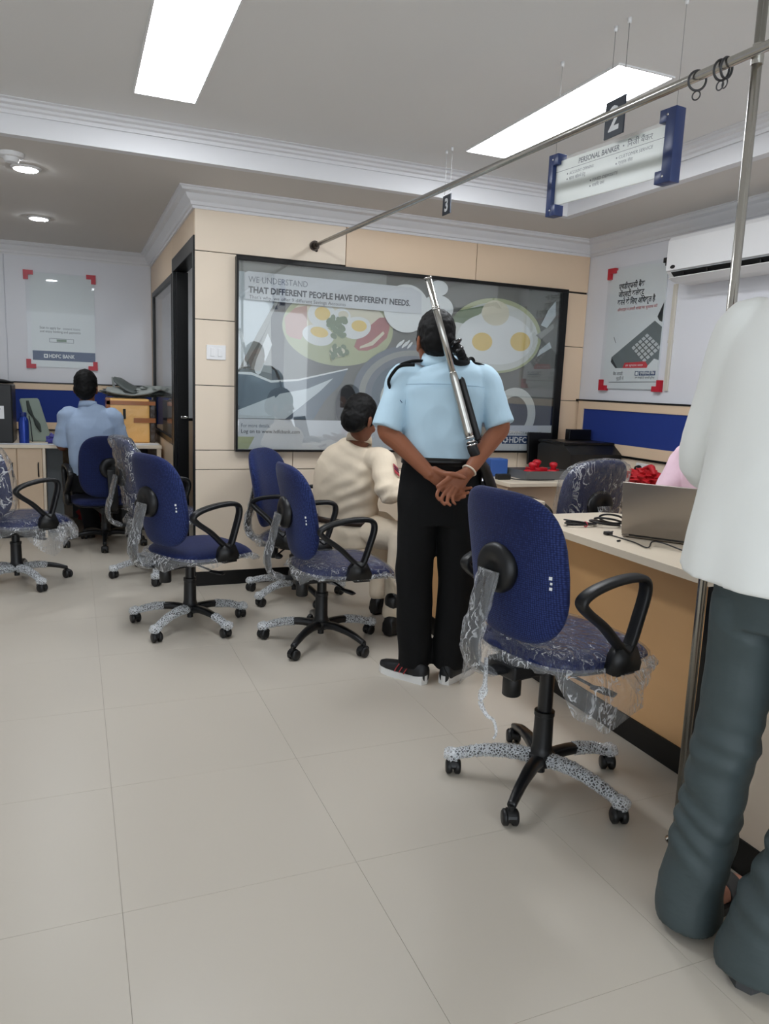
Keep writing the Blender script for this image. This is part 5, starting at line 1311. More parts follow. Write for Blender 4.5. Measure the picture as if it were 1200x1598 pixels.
def shoe(parent, heel, yaw, upper, sole, L=0.26, stripes=None, name='shoe', label=None):
    M = axes(yaw); h = V(heel); P = lambda x, y, z: h + M @ V((x, y, z))
    out = [(-0.028, 0.0), (-0.034, 0.05), (-0.038, 0.12), (-0.044, 0.18), (-0.036, 0.225), (-0.016, 0.252), (0.008, 0.258), (0.030, 0.245), (0.042, 0.21), (0.044, 0.165), (0.036, 0.11), (0.033, 0.05), (0.028, 0.0), (0.0, -0.010)]
    k = L / 0.26
    b = BM(); lo = [P(x * k, y * k, 0.0) for x, y in out]; hi = [P(x * k * 0.98, y * k, 0.030 + (0.010 if y < 0.05 else 0)) for x, y in out]
    rings_to_faces(b, [lo, hi]); s = obj(name, b, sole, parent, label=label)
    b = BM()
    rs = []
    for y, hw, zt in ((-0.006, 0.024, 0.085), (0.02, 0.032, 0.100), (0.06, 0.034, 0.102), (0.10, 0.036, 0.088), (0.15, 0.041, 0.068), (0.20, 0.040, 0.058), (0.235, 0.030, 0.050), (0.252, 0.014, 0.042)):
        c0 = P(0.002 * k, y * k, 0.018 + zt * 0.42 * 0.8)
        rs.append(ring(c0, M @ V((hw * k, 0, 0)), V((0, 0, 1)) * (zt * 0.42), 16, 2.4))
    rings_to_faces(b, rs); u = obj('upper', b, upper, s, smooth=True)
    if stripes:
        for q in (0.09, 0.115, 0.14):
            for sx in (-1, 1):
                b = BM(); sweep(b, [P(sx * 0.0405, q, 0.034), P(sx * 0.0395, q - 0.012, 0.056), P(sx * 0.030, q - 0.024, 0.078)], 0.0022, 0.0045, n=6, ref=(1, 0, 0)); obj('stripe', b, stripes, s)
    return s

# ------------------------------------------------------------------ the guard
def guard():
    t = thing('person', 'guard in a sky-blue short-sleeved shirt and black trousers, hands clasped behind the back', 'person', (1.46, 2.90, 0), R(-22))
    X = (1, 0, 0)
    Mh = axes(-14, 6); hc = (-0.046, 0.015, 1.500)
    shL, shR = V((-0.178, 0.0, 1.330)), V((0.178, 0.0, 1.336))
    elL, elR = V((-0.238, -0.050, 1.118)), V((0.248, -0.045, 1.150))
    wrL, wrR = V((-0.052, -0.150, 0.950)), V((0.104, -0.172, 0.962))
    b = BM()
    head_into(b, hc, Mh, 0.97)
    limb(b, [(-0.028, -0.004, 1.36), (-0.034, 0.0, 1.41), (-0.044, 0.006, 1.46)], [0.060, 0.052, 0.052], 16, 4)
    torso(b, [((0, 0.0, 0.80), 0.14, 0.085, X), ((0, 0, 0.95), 0.135, 0.085, X), ((0, 0, 1.10), 0.135, 0.085, X), ((0, 0, 1.26), 0.15, 0.09, X), ((-0.01, 0, 1.345), 0.13, 0.07, X), ((-0.025, 0, 1.39), 0.06, 0.05, X)])
    limb(b, [shL, (shL + elL) / 2, elL, elL.lerp(wrL, 0.3), elL.lerp(wrL, 0.7), wrL], [0.048, 0.046, 0.040, 0.040, 0.033, 0.027], 16, 5)
    limb(b, [shR, (shR + elR) / 2, elR, elR.lerp(wrR, 0.3), elR.lerp(wrR, 0.7), wrR], [0.048, 0.046, 0.040, 0.040, 0.032, 0.026], 16, 5)
    for s, kx, fx in ((-1, -0.085, -0.078), (1, 0.095, 0.092)):
        limb(b, [(s * 0.08, 0, 0.84), (kx, 0.01, 0.46), (fx, -0.01, 0.08)], [0.070, 0.050, 0.036], 14, 6)
    # left hand: palm upwards under the other hand, thumb across its wrist
    d = V((0.90, -0.10, -0.36)).normalized()
    rs = []
    tz = V((0.30, -0.18, 0.93)); tz = (tz - d * tz.dot(d)).normalized(); nn = d.cross(tz)
    for f, hw, hd in ((-0.015, 0.026, 0.021), (0.012, 0.029, 0.020), (0.04, 0.037, 0.019), (0.07, 0.041, 0.016), (0.09, 0.038, 0.013)): rs.append(ring(wrL + d * f, tz * hw, nn * hd, 16, 2.5))
    rings_to_faces(b, rs)
    limb(b, [wrL + V((0.02, -0.008, 0.018)), (0.005, -0.182, 0.955), (0.038, -0.206, 0.957), (0.068, -0.213, 0.951), (0.088, -0.213, 0.944)], [0.015, 0.0135, 0.0115, 0.010, 0.008], 10, 4)
    for pts, r in (([(0.020, -0.176, 0.918), (0.062, -0.180, 0.905), (0.098, -0.196, 0.900), (0.116, -0.214, 0.905)], 0.0092), ([(0.014, -0.176, 0.905), (0.056, -0.182, 0.888), (0.090, -0.200, 0.880), (0.106, -0.220, 0.886)], 0.0092),
                   ([(0.008, -0.174, 0.893), (0.046, -0.182, 0.872), (0.076, -0.200, 0.862), (0.092, -0.218, 0.868)], 0.0088), ([(0.002, -0.172, 0.884), (0.032, -0.180, 0.862), (0.056, -0.194, 0.850), (0.070, -0.210, 0.853)], 0.0078)): finger(b, pts, r)
    # right hand: back of the hand to the body, palm and curled fingers towards us
    d = V((-0.72, -0.26, -0.62)).normalized(); tz = V((-0.66, -0.10, 0.72)); tz = (tz - d * tz.dot(d)).normalized(); nn = d.cross(tz); rs = []
    for f, hw, hd in ((-0.015, 0.025, 0.020), (0.012, 0.028, 0.019), (0.04, 0.036, 0.018), (0.07, 0.041, 0.016), (0.092, 0.037, 0.012)): rs.append(ring(wrR + d * f, tz * hw, nn * hd, 16, 2.5))
    rings_to_faces(b, rs)
    for pts, r in (([(0.022, -0.204, 0.922), (-0.012, -0.220, 0.896), (-0.024, -0.236, 0.872), (-0.014, -0.246, 0.855)], 0.0090), ([(0.032, -0.206, 0.908), (0.004, -0.226, 0.876), (-0.004, -0.242, 0.852), (0.008, -0.252, 0.838)], 0.0092),
                   ([(0.044, -0.206, 0.898), (0.024, -0.228, 0.868), (0.020, -0.242, 0.846), (0.031, -0.250, 0.835)], 0.0088), ([(0.058, -0.204, 0.892), (0.044, -0.224, 0.866), (0.043, -0.236, 0.849), (0.052, -0.243, 0.840)], 0.0078)): finger(b, pts, r)
    limb(b, [(0.070, -0.186, 0.950), (0.036, -0.196, 0.944), (0.006, -0.212, 0.926), (-0.022, -0.222, 0.905)], [0.014, 0.0125, 0.0105, 0.008], 10, 4)
    fobj('body', b, m_skin, t, 0.0037, 2)
    face_bits(t, hc, Mh, 0.97)
    def braid(bb, P):
        ball(bb, P(0.02, -0.105, -0.005), 0.030, 0.026, 0.032)
    hair_obj(t, hc, Mh, 0.99, nape=-0.075, full=1.0, seed=1.0)
    b = BM()
    pts = [(0.030, -0.075, 1.475), (0.052, -0.085, 1.450), (0.072, -0.060, 1.425), (0.092, -0.018, 1.415)]
    fine = catmull(pts, 8)
    for i, p_ in enumerate(fine):
        r = 0.021 - 0.008 * i / len(fine) + 0.004 * math.sin(i * 1.6)
        ball(b, p_, r, u=10, v=8)
    fobj('braid', b, m_hair, t, 0.0045, 1, lambda q: 0.002 * noise.noise(q * 110))
    for c, r in (((0.036, -0.086, 1.486), 0.022), ((0.046, -0.094, 1.455), 0.020)):
        b = BM(); torus(b, c, r, 0.0065, (0.7, -0.2, -0.8), n=20); obj('hair_band', b, mat('glossy_black_band', (12, 12, 14), 0.12, spec=0.8), t, smooth=True)
    # shirt
    b = BM()
    torso(b, [((0.005, 0, 0.985), 0.158, 0.112, X), ((0, 0, 1.08), 0.166, 0.116, X), ((0, 0.0, 1.18), 0.172, 0.115, X), ((0, 0.0, 1.28), 0.182, 0.112, X), ((-0.004, 0.0, 1.345), 0.176, 0.095, X), ((-0.012, 0, 1.388), 0.125, 0.075, X), ((-0.02, 0, 1.412), 0.072, 0.060, X)], 2.7)
    for s, sh, el in ((-1, shL, elL), (1, shR, elR)):
        e = sh.lerp(el, 0.86)
        limb(b, [sh + V((-s * 0.04, 0, 0.012)), sh, sh.lerp(el, 0.4)], [0.058, 0.064, 0.058], 18, 5); sweep(b, [sh.lerp(el, 0.2), sh.lerp(el, 0.55), sh.lerp(el, 0.97)], [0.060, 0.061, 0.066], [0.060, 0.060, 0.062], ref=(0, 1, 0), n=20)
    def fold(q):
        f = wrinkle(0.0055, 7, 7, 8, 3.0)(q)
        if q.z < 1.1: f += 0.004 * math.sin(q.x * 70 + q.z * 30) * (1.1 - q.z) / 0.12
        return f
    fobj('shirt', b, m_sky, t, 0.006, 3, fold)
    b = BM()   # collar
    rs = []
    for (z, hw, hd) in ((1.402, 0.078, 0.064), (1.425, 0.072, 0.062), (1.448, 0.066, 0.060), (1.452, 0.063, 0.057), (1.425, 0.066, 0.056), (1.402, 0.070, 0.058)):
        rs.append(ring((-0.028, 0.0, z), V((hw, 0, 0.004)), V((0, hd, 0.012)), 28, 2.1))
    rings_to_faces(b, rs, loop=True); obj('collar', b, m_sky, t, smooth=True)
    b = BM(); yk = []
    for i in range(13):
        x = -0.165 + 0.33 * i / 12
        yk.append((x, -0.112 + 0.28 * x * x * 1.6, 1.318 - 0.25 * x * x))
    sweep(b, yk, 0.0018, n=6); obj('yoke_seam', b, mat('sky_blue_seam', (160, 190, 210), 0.8), t, smooth=True)
    # trousers and belt
    b = BM()
    torso(b, [((0.002, 0, 0.72), 0.172, 0.108, X), ((0.002, 0, 0.82), 0.178, 0.118, X), ((0.002, 0, 0.92), 0.172, 0.116, X), ((0.002, 0, 0.99), 0.162, 0.114, X), ((0.002, 0, 1.012), 0.160, 0.113, X)], 2.6)
    for s, kx, fx in ((-1, -0.088, -0.070), (1, 0.104, 0.090)):
        rs = []
        for z, c, hw, hd in ((0.80, s * 0.082, 0.088, 0.105), (0.66, s * 0.087, 0.085, 0.10), (0.46, kx, 0.080, 0.088), (0.28, (kx + fx) / 2, 0.078, 0.084), (0.12, fx, 0.074, 0.080), (0.062, fx, 0.073, 0.080)):
            rs.append(ring((c, 0.0, z), V((hw, 0, 0)), V((0, hd, 0)), 22, 2.2))
        rings_to_faces(b, rs)
    fobj('trousers', b, m_blackt, t, 0.0075, 3, wrinkle(0.005, 9, 9, 6, 8.0))
    b = BM(); rs = []
    for z, g in ((0.978, 0.0), (0.978, 0.006), (1.012, 0.006), (1.012, 0.0)): rs.append(ring((0.002, 0, z), V((0.164 + g, 0, 0)), V((0, 0.117 + g, 0)), 40, 2.6))
    rings_to_faces(b, rs, loop=True); obj('belt', b, m_black, t, smooth=True)
    # shoulder straps, lanyard, badge, wristband, holster
    for s, sh in ((-1, shL), (1, shR)):
        b = BM(); sweep(b, [(s * 0.085, 0.0, 1.412), (s * 0.14, 0.0, 1.408), (s * 0.195, 0.0, 1.388), (s * 0.222, 0.0, 1.362)], 0.007, 0.028, ref=(0, 0, 1), n=10, p=3); obj('epaulette', b, m_blackt, t, smooth=True)
    b = BM(); sweep(b, [(-0.13, -0.075, 1.392), (-0.19, -0.072, 1.385), (-0.222, -0.070, 1.352), (-0.236, -0.062, 1.318), (-0.226, -0.055, 1.288)], 0.007, n=8); obj('lanyard', b, m_blackt, t, smooth=True)
    for (a0, a1) in (((-0.216, -0.062, 1.280), (-0.176, -0.085, 1.235)), ((-0.222, -0.062, 1.262), (-0.180, -0.080, 1.20))):
        b = BM(); cyl(b, a0, a1, 0.0015, n=6); obj('sleeve_crease_cord', b, m_inkn, t)
    b = BM(); box(b, (0.236, -0.028, 1.245), (0.246, 0.022, 1.325), 0.004); o = obj('arm_badge', b, mat('gold_arm_badge', (196, 150, 60), 0.6, vary=0.3, vscale=60), t); o.location = (0.003, 0, 0)
    b = BM(); 
    dd = (wrR - elR).normalized(); torus(b, wrR - dd * 0.012, 0.029, 0.0042, dd[:], n=24); obj('wristband', b, mat('cream_cord', (222, 210, 190), 0.6), t, smooth=True)
    b = BM(); box(b, (0.172, -0.06, 0.80), (0.215, 0.055, 0.985), 0.014); obj('holster', b, m_leather if False else m_plastic, t)
    b = BM(); box(b, (0.176, -0.072, 0.915), (0.210, -0.058, 0.935), 0.003); obj('holster_buckle', b, m_chrome, t)
    m_shoe = mat('black_trainer', (20, 22, 26), 0.5, vary=0.2); m_sole = mat('white_rubber', (228, 228, 226), 0.5)
    shoe(t, (-0.022, -0.080, 0.0), -52, m_shoe, m_sole, 0.255, mat('red_stripe', (170, 50, 56), 0.5), label='black trainer with red stripes and a white sole')
    shoe(t, (0.062, -0.075, 0.0), 36, m_shoe, m_sole, 0.255, label='black trainer with a plain white sole')
    b = BM(); 
    for p_ in ([(0.078, -0.098, 0.05), (0.060, -0.115, 0.085), (0.050, -0.11, 0.12)],): sweep(b, p_, 0.002, n=6)
    obj('loose_thread', b, m_blackt, t)
    return t
guard()

# the long gun slung muzzle-up across the guard's back
def gun():
    t = thing('shotgun', 'long steel-barrelled gun slung muzzle-up across the back of the guard', 'gun', (1.46, 2.90, 1.0), R(-22))
    top = V((-0.098, -0.150, 0.734)); bot = V((0.118, -0.150, 0.070)); d = (bot - top).normalized(); L_ = (bot - top).length
    q = lambda f: top + d * L_ * f
    b = BM(); cyl(b, q(0.0), q(0.62), 0.0135, n=20); obj('barrel', b, m_steel, t, smooth=True)
    b = BM()
    for f in (0.0, 0.165, 0.175, 0.62): cyl(b, q(f), q(f) + d * 0.008, 0.0155, n=20)
    obj('barrel_bands', b, m_steel, t, smooth=True)
    b = BM(); sweep(b, [q(0.55), q(0.62), q(0.95)], [0.0135, 0.018, 0.0205], n=20); obj('barrel_shroud', b, m_steel, t, smooth=True)
    b = BM(); sd = V((0.028, 0.004, 0.008)); sweep(b, [q(0.60) + sd, q(0.64) + sd, q(0.94) + sd * 1.1, q(0.98) + sd * 0.9], [0.007, 0.012, 0.013, 0.010], n=12); obj('fore_end', b, m_plastic, t, smooth=True)
    b = BM(); lathe_m = None
    for f, r in ((0.94, 0.022), (0.965, 0.0215), (0.985, 0.023)): cyl(b, q(f), q(f) + d * 0.006, r, n=20)
    obj('muzzle_ring', b, m_chrome, t, smooth=True)
    b = BM(); sweep(b, [q(0.97), q(1.02) + V((0.0, 0.0, 0)), q(1.08) + V((0.012, 0.015, 0)), V((0.190, -0.085, -0.04)), V((0.225, -0.050, -0.12))], [0.020, 0.022, 0.022, 0.022, 0.026], [0.016, 0.016, 0.018, 0.02, 0.022], ref=(1, 0, 0), n=14, p=2.6); obj('receiver', b, m_plastic, t, smooth=True)
    b = BM(); sweep(b, [q(0.30) + V((0.004, 0.018, 0)), V((0.02, -0.125, 0.42)), V((0.075, -0.085, 0.408)), V((0.115, 0.0, 0.425)), V((0.13, 0.08, 0.38)), V((0.16, 0.13, 0.20)), V((0.19, 0.10, 0.02)), V((0.192, -0.02, -0.06))], 0.002, 0.012, ref=(0, 1, 0), n=8, p=3); obj('sling', b, m_blackt, t, smooth=True)
gun()

# ------------------------------------------------------------------ the seated officer
def officer():
    O = V((1.43, 3.95, 0))
    t = thing('person', 'seated officer in a khaki uniform leaning over the desk, seen from behind', 'person', O, 0)
    W = lambda x, y, z: V((x, y, z)) - O
    rt = V((0.72, -0.69, 0)); fw = V((0.69, 0.72, 0))
    Mh = axes(60, 24); hc = W(1.425, 3.80, 1.118)
    shL, shR = W(1.330, 3.985, 0.872), W(1.545, 3.755, 0.895)
    elL, elR = W(1.50, 4.02, 0.765), W(1.520, 3.605, 0.745)
    wrL, wrR = W(1.72, 3.82, 0.790), W(1.715, 3.69, 0.790)
    rings_ = [(W(1.435, 3.955, 0.455), 0.165, 0.12, rt), (W(1.425, 3.955, 0.58), 0.172, 0.118, rt), (W(1.405, 3.945, 0.70), 0.192, 0.125, rt), (W(1.405, 3.925, 0.80), 0.192, 0.125, rt), (W(1.418, 3.895, 0.885), 0.162, 0.110, rt), (W(1.430, 3.868, 0.95), 0.108, 0.085, rt), (W(1.438, 3.85, 0.99), 0.072, 0.065, rt)]
    b = BM()
    head_into(b, hc, Mh, 1.0)
    limb(b, [W(1.43, 3.865, 0.94), W(1.435, 3.845, 1.0), W(1.43, 3.815, 1.06)], [0.062, 0.055, 0.056], 16, 4)
    torso(b, [(c, hw * 0.86, hd * 0.85, r) for c, hw, hd, r in rings_])
    kR, aR = W(1.61, 3.60, 0.49), W(1.53, 3.49, 0.10); kL, aL = W(1.635, 3.90, 0.50), W(1.60, 3.86, 0.10)
    hR, hL = W(1.50, 3.885, 0.50), W(1.37, 4.015, 0.50)
    for h, k_, a in ((hR, kR, aR), (hL, kL, aL)): limb(b, [h, h.lerp(k_, 0.5), k_, k_.lerp(a, 0.5), a], [0.075, 0.066, 0.052, 0.046, 0.036], 14, 5)
    PALM[0] = 1
    for sh, el, wr in ((shL, elL, wrL), (shR, elR, wrR)):
        limb(b, [sh, sh.lerp(el, 0.5), el, el.lerp(wr, 0.5), wr], [0.05, 0.045, 0.040, 0.036, 0.027], 14, 5)
    PALM[0] = -1; hand_into(b, wrL, V((0.9, -0.25, -0.06)), V((0.3, -0.9, 0.2)), 0.95, 0.4)
    PALM[0] = 1; hand_into(b, wrR, V((0.95, 0.2, -0.06)), V((-0.2, 0.9, 0.3)), 0.95, 0.5)
    fobj('body', b, m_skin2, t, 0.005, 2)
    face_bits(t, hc, Mh)
    hair_obj(t, hc, Mh, 1.06, nape=-0.082, seed=4.0)
    b = BM(); torso(b, rings_, 2.5)
    for sh, el, wr in ((shL, elL, wrL), (shR, elR, wrR)):
        limb(b, [sh.lerp(W(1.42, 3.88, 0.92), 0.3), sh, sh.lerp(el, 0.5), el, el.lerp(wr, 0.5), el.lerp(wr, 0.85)], [0.066, 0.070, 0.066, 0.058, 0.048, 0.042], 18, 5)
    def fold(q):
        f = wrinkle(0.004, 7, 7, 11, 2.0)(q)
        # long pull folds running from the armpit down across the back
        u = q.dot(rt); f += 0.0045 * math.sin((q.z * 1.0 - u * 0.55) * 75 + 2.5 * noise.noise(q * 5)) * max(0.0, min(1.0, (u + 0.12) / 0.2)) * max(0.0, min(1, (0.90 - q.z) / 0.15))
        return f
    fobj('shirt', b, m_khaki, t, 0.0065, 3, fold)
    b = BM(); rs = []
    for z, g in ((0.985, 0.004), (1.015, 0.0), (1.03, -0.004), (1.03, -0.009), (1.0, -0.006)): rs.append(ring(W(1.436, 3.845 - (z - 1.0) * 0.2, z), rt * (0.070 + g), fw * (0.066 + g) + V((0, 0, -0.02)), 26, 2.1))
    rings_to_faces(b, rs, loop=True); obj('collar', b, m_khaki, t, smooth=True)
    b = BM()
    torso(b, [(W(1.44, 3.955, 0.40), 0.172, 0.145, rt), (W(1.435, 3.955, 0.47), 0.178, 0.135, rt), (W(1.43, 3.955, 0.545), 0.174, 0.122, rt)], 2.6)
    for h, k_, a in ((hR, kR, aR), (hL, kL, aL)): limb(b, [h, h.lerp(k_, 0.5), k_, k_.lerp(a, 0.45), k_.lerp(a, 0.92)], [0.098, 0.086, 0.074, 0.066, 0.062], 18, 5)
    fobj('trousers', b, m_khaki, t, 0.007, 3, wrinkle(0.006, 8, 8, 8, 5.0))
    b = BM(); rs = []
    for z, g in ((0.528, 0.0), (0.528, 0.006), (0.562, 0.006), (0.562, 0.0)): rs.append(ring(W(1.428, 3.955, z), rt * (0.180 + g), fw * (0.124 + g), 40, 2.5))
    rings_to_faces(b, rs, loop=True); obj('belt', b, m_leather, t, smooth=True)
    dirA = (elR - shR).normalized(); c = shR.lerp(elR, 0.42) + V((0.045, -0.052, 0.022))
    n_ = (V((0.62, -0.72, 0.30)) - dirA * V((0.62, -0.72, 0.30)).dot(dirA)).normalized(); s_ = dirA.cross(n_)
    def patch(name, hw, hh, off, m, dc=0.0):
        b = BM(); cc = shR.lerp(elR, 0.45) + n_ * (0.069 + off) + dirA * dc
        f = [cc + s_ * a * hw + dirA * bb * hh for a, bb in ((-1, -1), (1, -1), (1, 1), (-1, 1))]
        rings_to_faces(b, [f, [p_ + n_ * 0.003 for p_ in f]]); return obj(name, b, m, t)
    pt = patch('arm_patch', 0.024, 0.030, 0.0, mat('red_patch_cloth', (176, 56, 66), 0.7))
    for k in (-0.012, 0.004): patch('patch_stripe', 0.024, 0.003, 0.002, mat('navy_patch_cloth', (40, 40, 70), 0.7), k)
    m_boot = mat('black_boot_leather', (14, 14, 15), 0.35)
    for (a, k_, yw) in ((aR, kR, 62), (aL, kL, 70)):
        b = BM(); limb(b, [a + V((0, 0, 0.09)), a + V((0, 0, 0.0)), a + V((0, 0, -0.05))], [0.050, 0.048, 0.046], 16, 3)
        d = axes(yw) @ V((0, 1, 0)); torso(b, [(a + V((0, 0, -0.052)) - d * 0.05, 0.036, 0.046, d.cross(V((0, 0, 1)))), (a + V((0, 0, -0.055)) + d * 0.04, 0.044, 0.044, d.cross(V((0, 0, 1)))), (a + V((0, 0, -0.066)) + d * 0.13, 0.046, 0.033, d.cross(V((0, 0, 1)))), (a + V((0, 0, -0.075)) + d * 0.19, 0.026, 0.022, d.cross(V((0, 0, 1))))])
        fobj('boot', b, m_boot, t, 0.007, 2)
officer()

# ------------------------------------------------------------------ the clerk at the far desk
def clerk():
    O = V((0.11, 6.14, 0))
    t = thing('person', 'man in a pale blue shirt seated at the far desk with his back turned', 'person', O, R(-6))
    X = (1, 0, 0)
    Mh = axes(2, 6); hc = V((-0.03, 0.035, 1.200))
    shL, shR = V((-0.165, 0.0, 0.985)), V((0.165, 0.0, 0.985)); elL, elR = V((-0.215, 0.06, 0.755)), V((0.215, 0.06, 0.765)); wrL, wrR = V((-0.16, 0.30, 0.775)), V((0.14, 0.31, 0.775))
    rings_ = [((0, 0.0, 0.45), 0.165, 0.12, X), ((0, 0, 0.58), 0.155, 0.112, X), ((0, 0.0, 0.74), 0.160, 0.110, X), ((0, 0.005, 0.90), 0.178, 0.112, X), ((0, 0.010, 0.985), 0.165, 0.095, X), ((-0.008, 0.016, 1.035), 0.110, 0.075, X), ((-0.015, 0.02, 1.065), 0.066, 0.06, X)]
    b = BM(); head_into(b, hc, Mh, 1.0); limb(b, [(-0.012, 0.015, 1.03), (-0.018, 0.018, 1.09), (-0.026, 0.025, 1.14)], [0.058, 0.052, 0.054], 16, 4)
    torso(b, [(c, hw * 0.86, hd * 0.85, r) for c, hw, hd, r in rings_])
    kL, kR, aL, aR = V((-0.11, 0.36, 0.50)), V((0.12, 0.36, 0.50)), V((-0.03, 0.26, 0.09)), V((0.12, 0.42, 0.09))
    for h, k_, a in ((V((-0.08, 0.02, 0.48)), kL, aL), (V((0.08, 0.02, 0.48)), kR, aR)): limb(b, [h, h.lerp(k_, 0.5), k_, k_.lerp(a, 0.5), a], [0.075, 0.066, 0.052, 0.046, 0.036], 14, 5)
    for sh, el, wr in ((shL, elL, wrL), (shR, elR, wrR)): limb(b, [sh, sh.lerp(el, 0.5), el, el.lerp(wr, 0.5), wr], [0.05, 0.045, 0.040, 0.036, 0.026], 14, 5)
    PALM[0] = -1; hand_into(b, wrL, V((0.2, 1, -0.02)), V((0.9, -0.1, 0.3)), 0.95, 0.5); PALM[0] = 1; hand_into(b, wrR, V((-0.2, 1, -0.02)), V((-0.9, -0.1, 0.3)), 0.95, 0.5)
    fobj('body', b, m_skin2, t, 0.0055, 2); face_bits(t, hc, Mh); hair_obj(t, hc, Mh, 1.06, nape=-0.085, seed=9.0)
    b = BM(); torso(b, rings_, 2.5)
    for sh, el in ((shL, elL), (shR, elR)): limb(b, [sh.lerp(V((0, 0, 0.98)), 0.25), sh, sh.lerp(el, 0.45)], [0.062, 0.066, 0.060], 18, 5); sweep(b, [sh.lerp(el, 0.2), sh.lerp(el, 0.55), sh.lerp(el, 0.95)], [0.062, 0.063, 0.066], ref=(0, 1, 0), n=20)
    fobj('shirt', b, m_pale, t, 0.007, 3, wrinkle(0.006, 8, 8, 9, 6.0))
    b = BM(); rs = []
    for z, g in ((1.05, 0.006), (1.08, 0.0), (1.095, -0.004), (1.095, -0.009), (1.06, -0.006)): rs.append(ring((-0.017, 0.018, z), V((0.066 + g, 0, 0)), V((0, 0.062 + g, -0.012)), 26, 2.1))
    rings_to_faces(b, rs, loop=True); obj('collar', b, m_pale, t, smooth=True)
    b = BM(); torso(b, [((0, 0.0, 0.42), 0.170, 0.135, X), ((0, 0, 0.50), 0.170, 0.125, X), ((0, 0, 0.565), 0.158, 0.116, X)], 2.5)
    for h, k_, a in ((V((-0.08, 0.02, 0.48)), kL, aL), (V((0.08, 0.02, 0.48)), kR, aR)): limb(b, [h, h.lerp(k_, 0.5), k_, k_.lerp(a, 0.5), a], [0.092, 0.084, 0.072, 0.066, 0.064], 18, 5)
    fobj('trousers', b, m_blackt, t, 0.008, 3, wrinkle(0.006, 8, 8, 8, 1.0))
    m_sh = mat('black_shoe_leather', (18, 18, 20), 0.3)
    shoe(t, (-0.035, 0.215, 0.0), -12, m_sh, m_sh); shoe(t, (0.12, 0.375, 0.0), 10, m_sh, m_sh)
clerk()

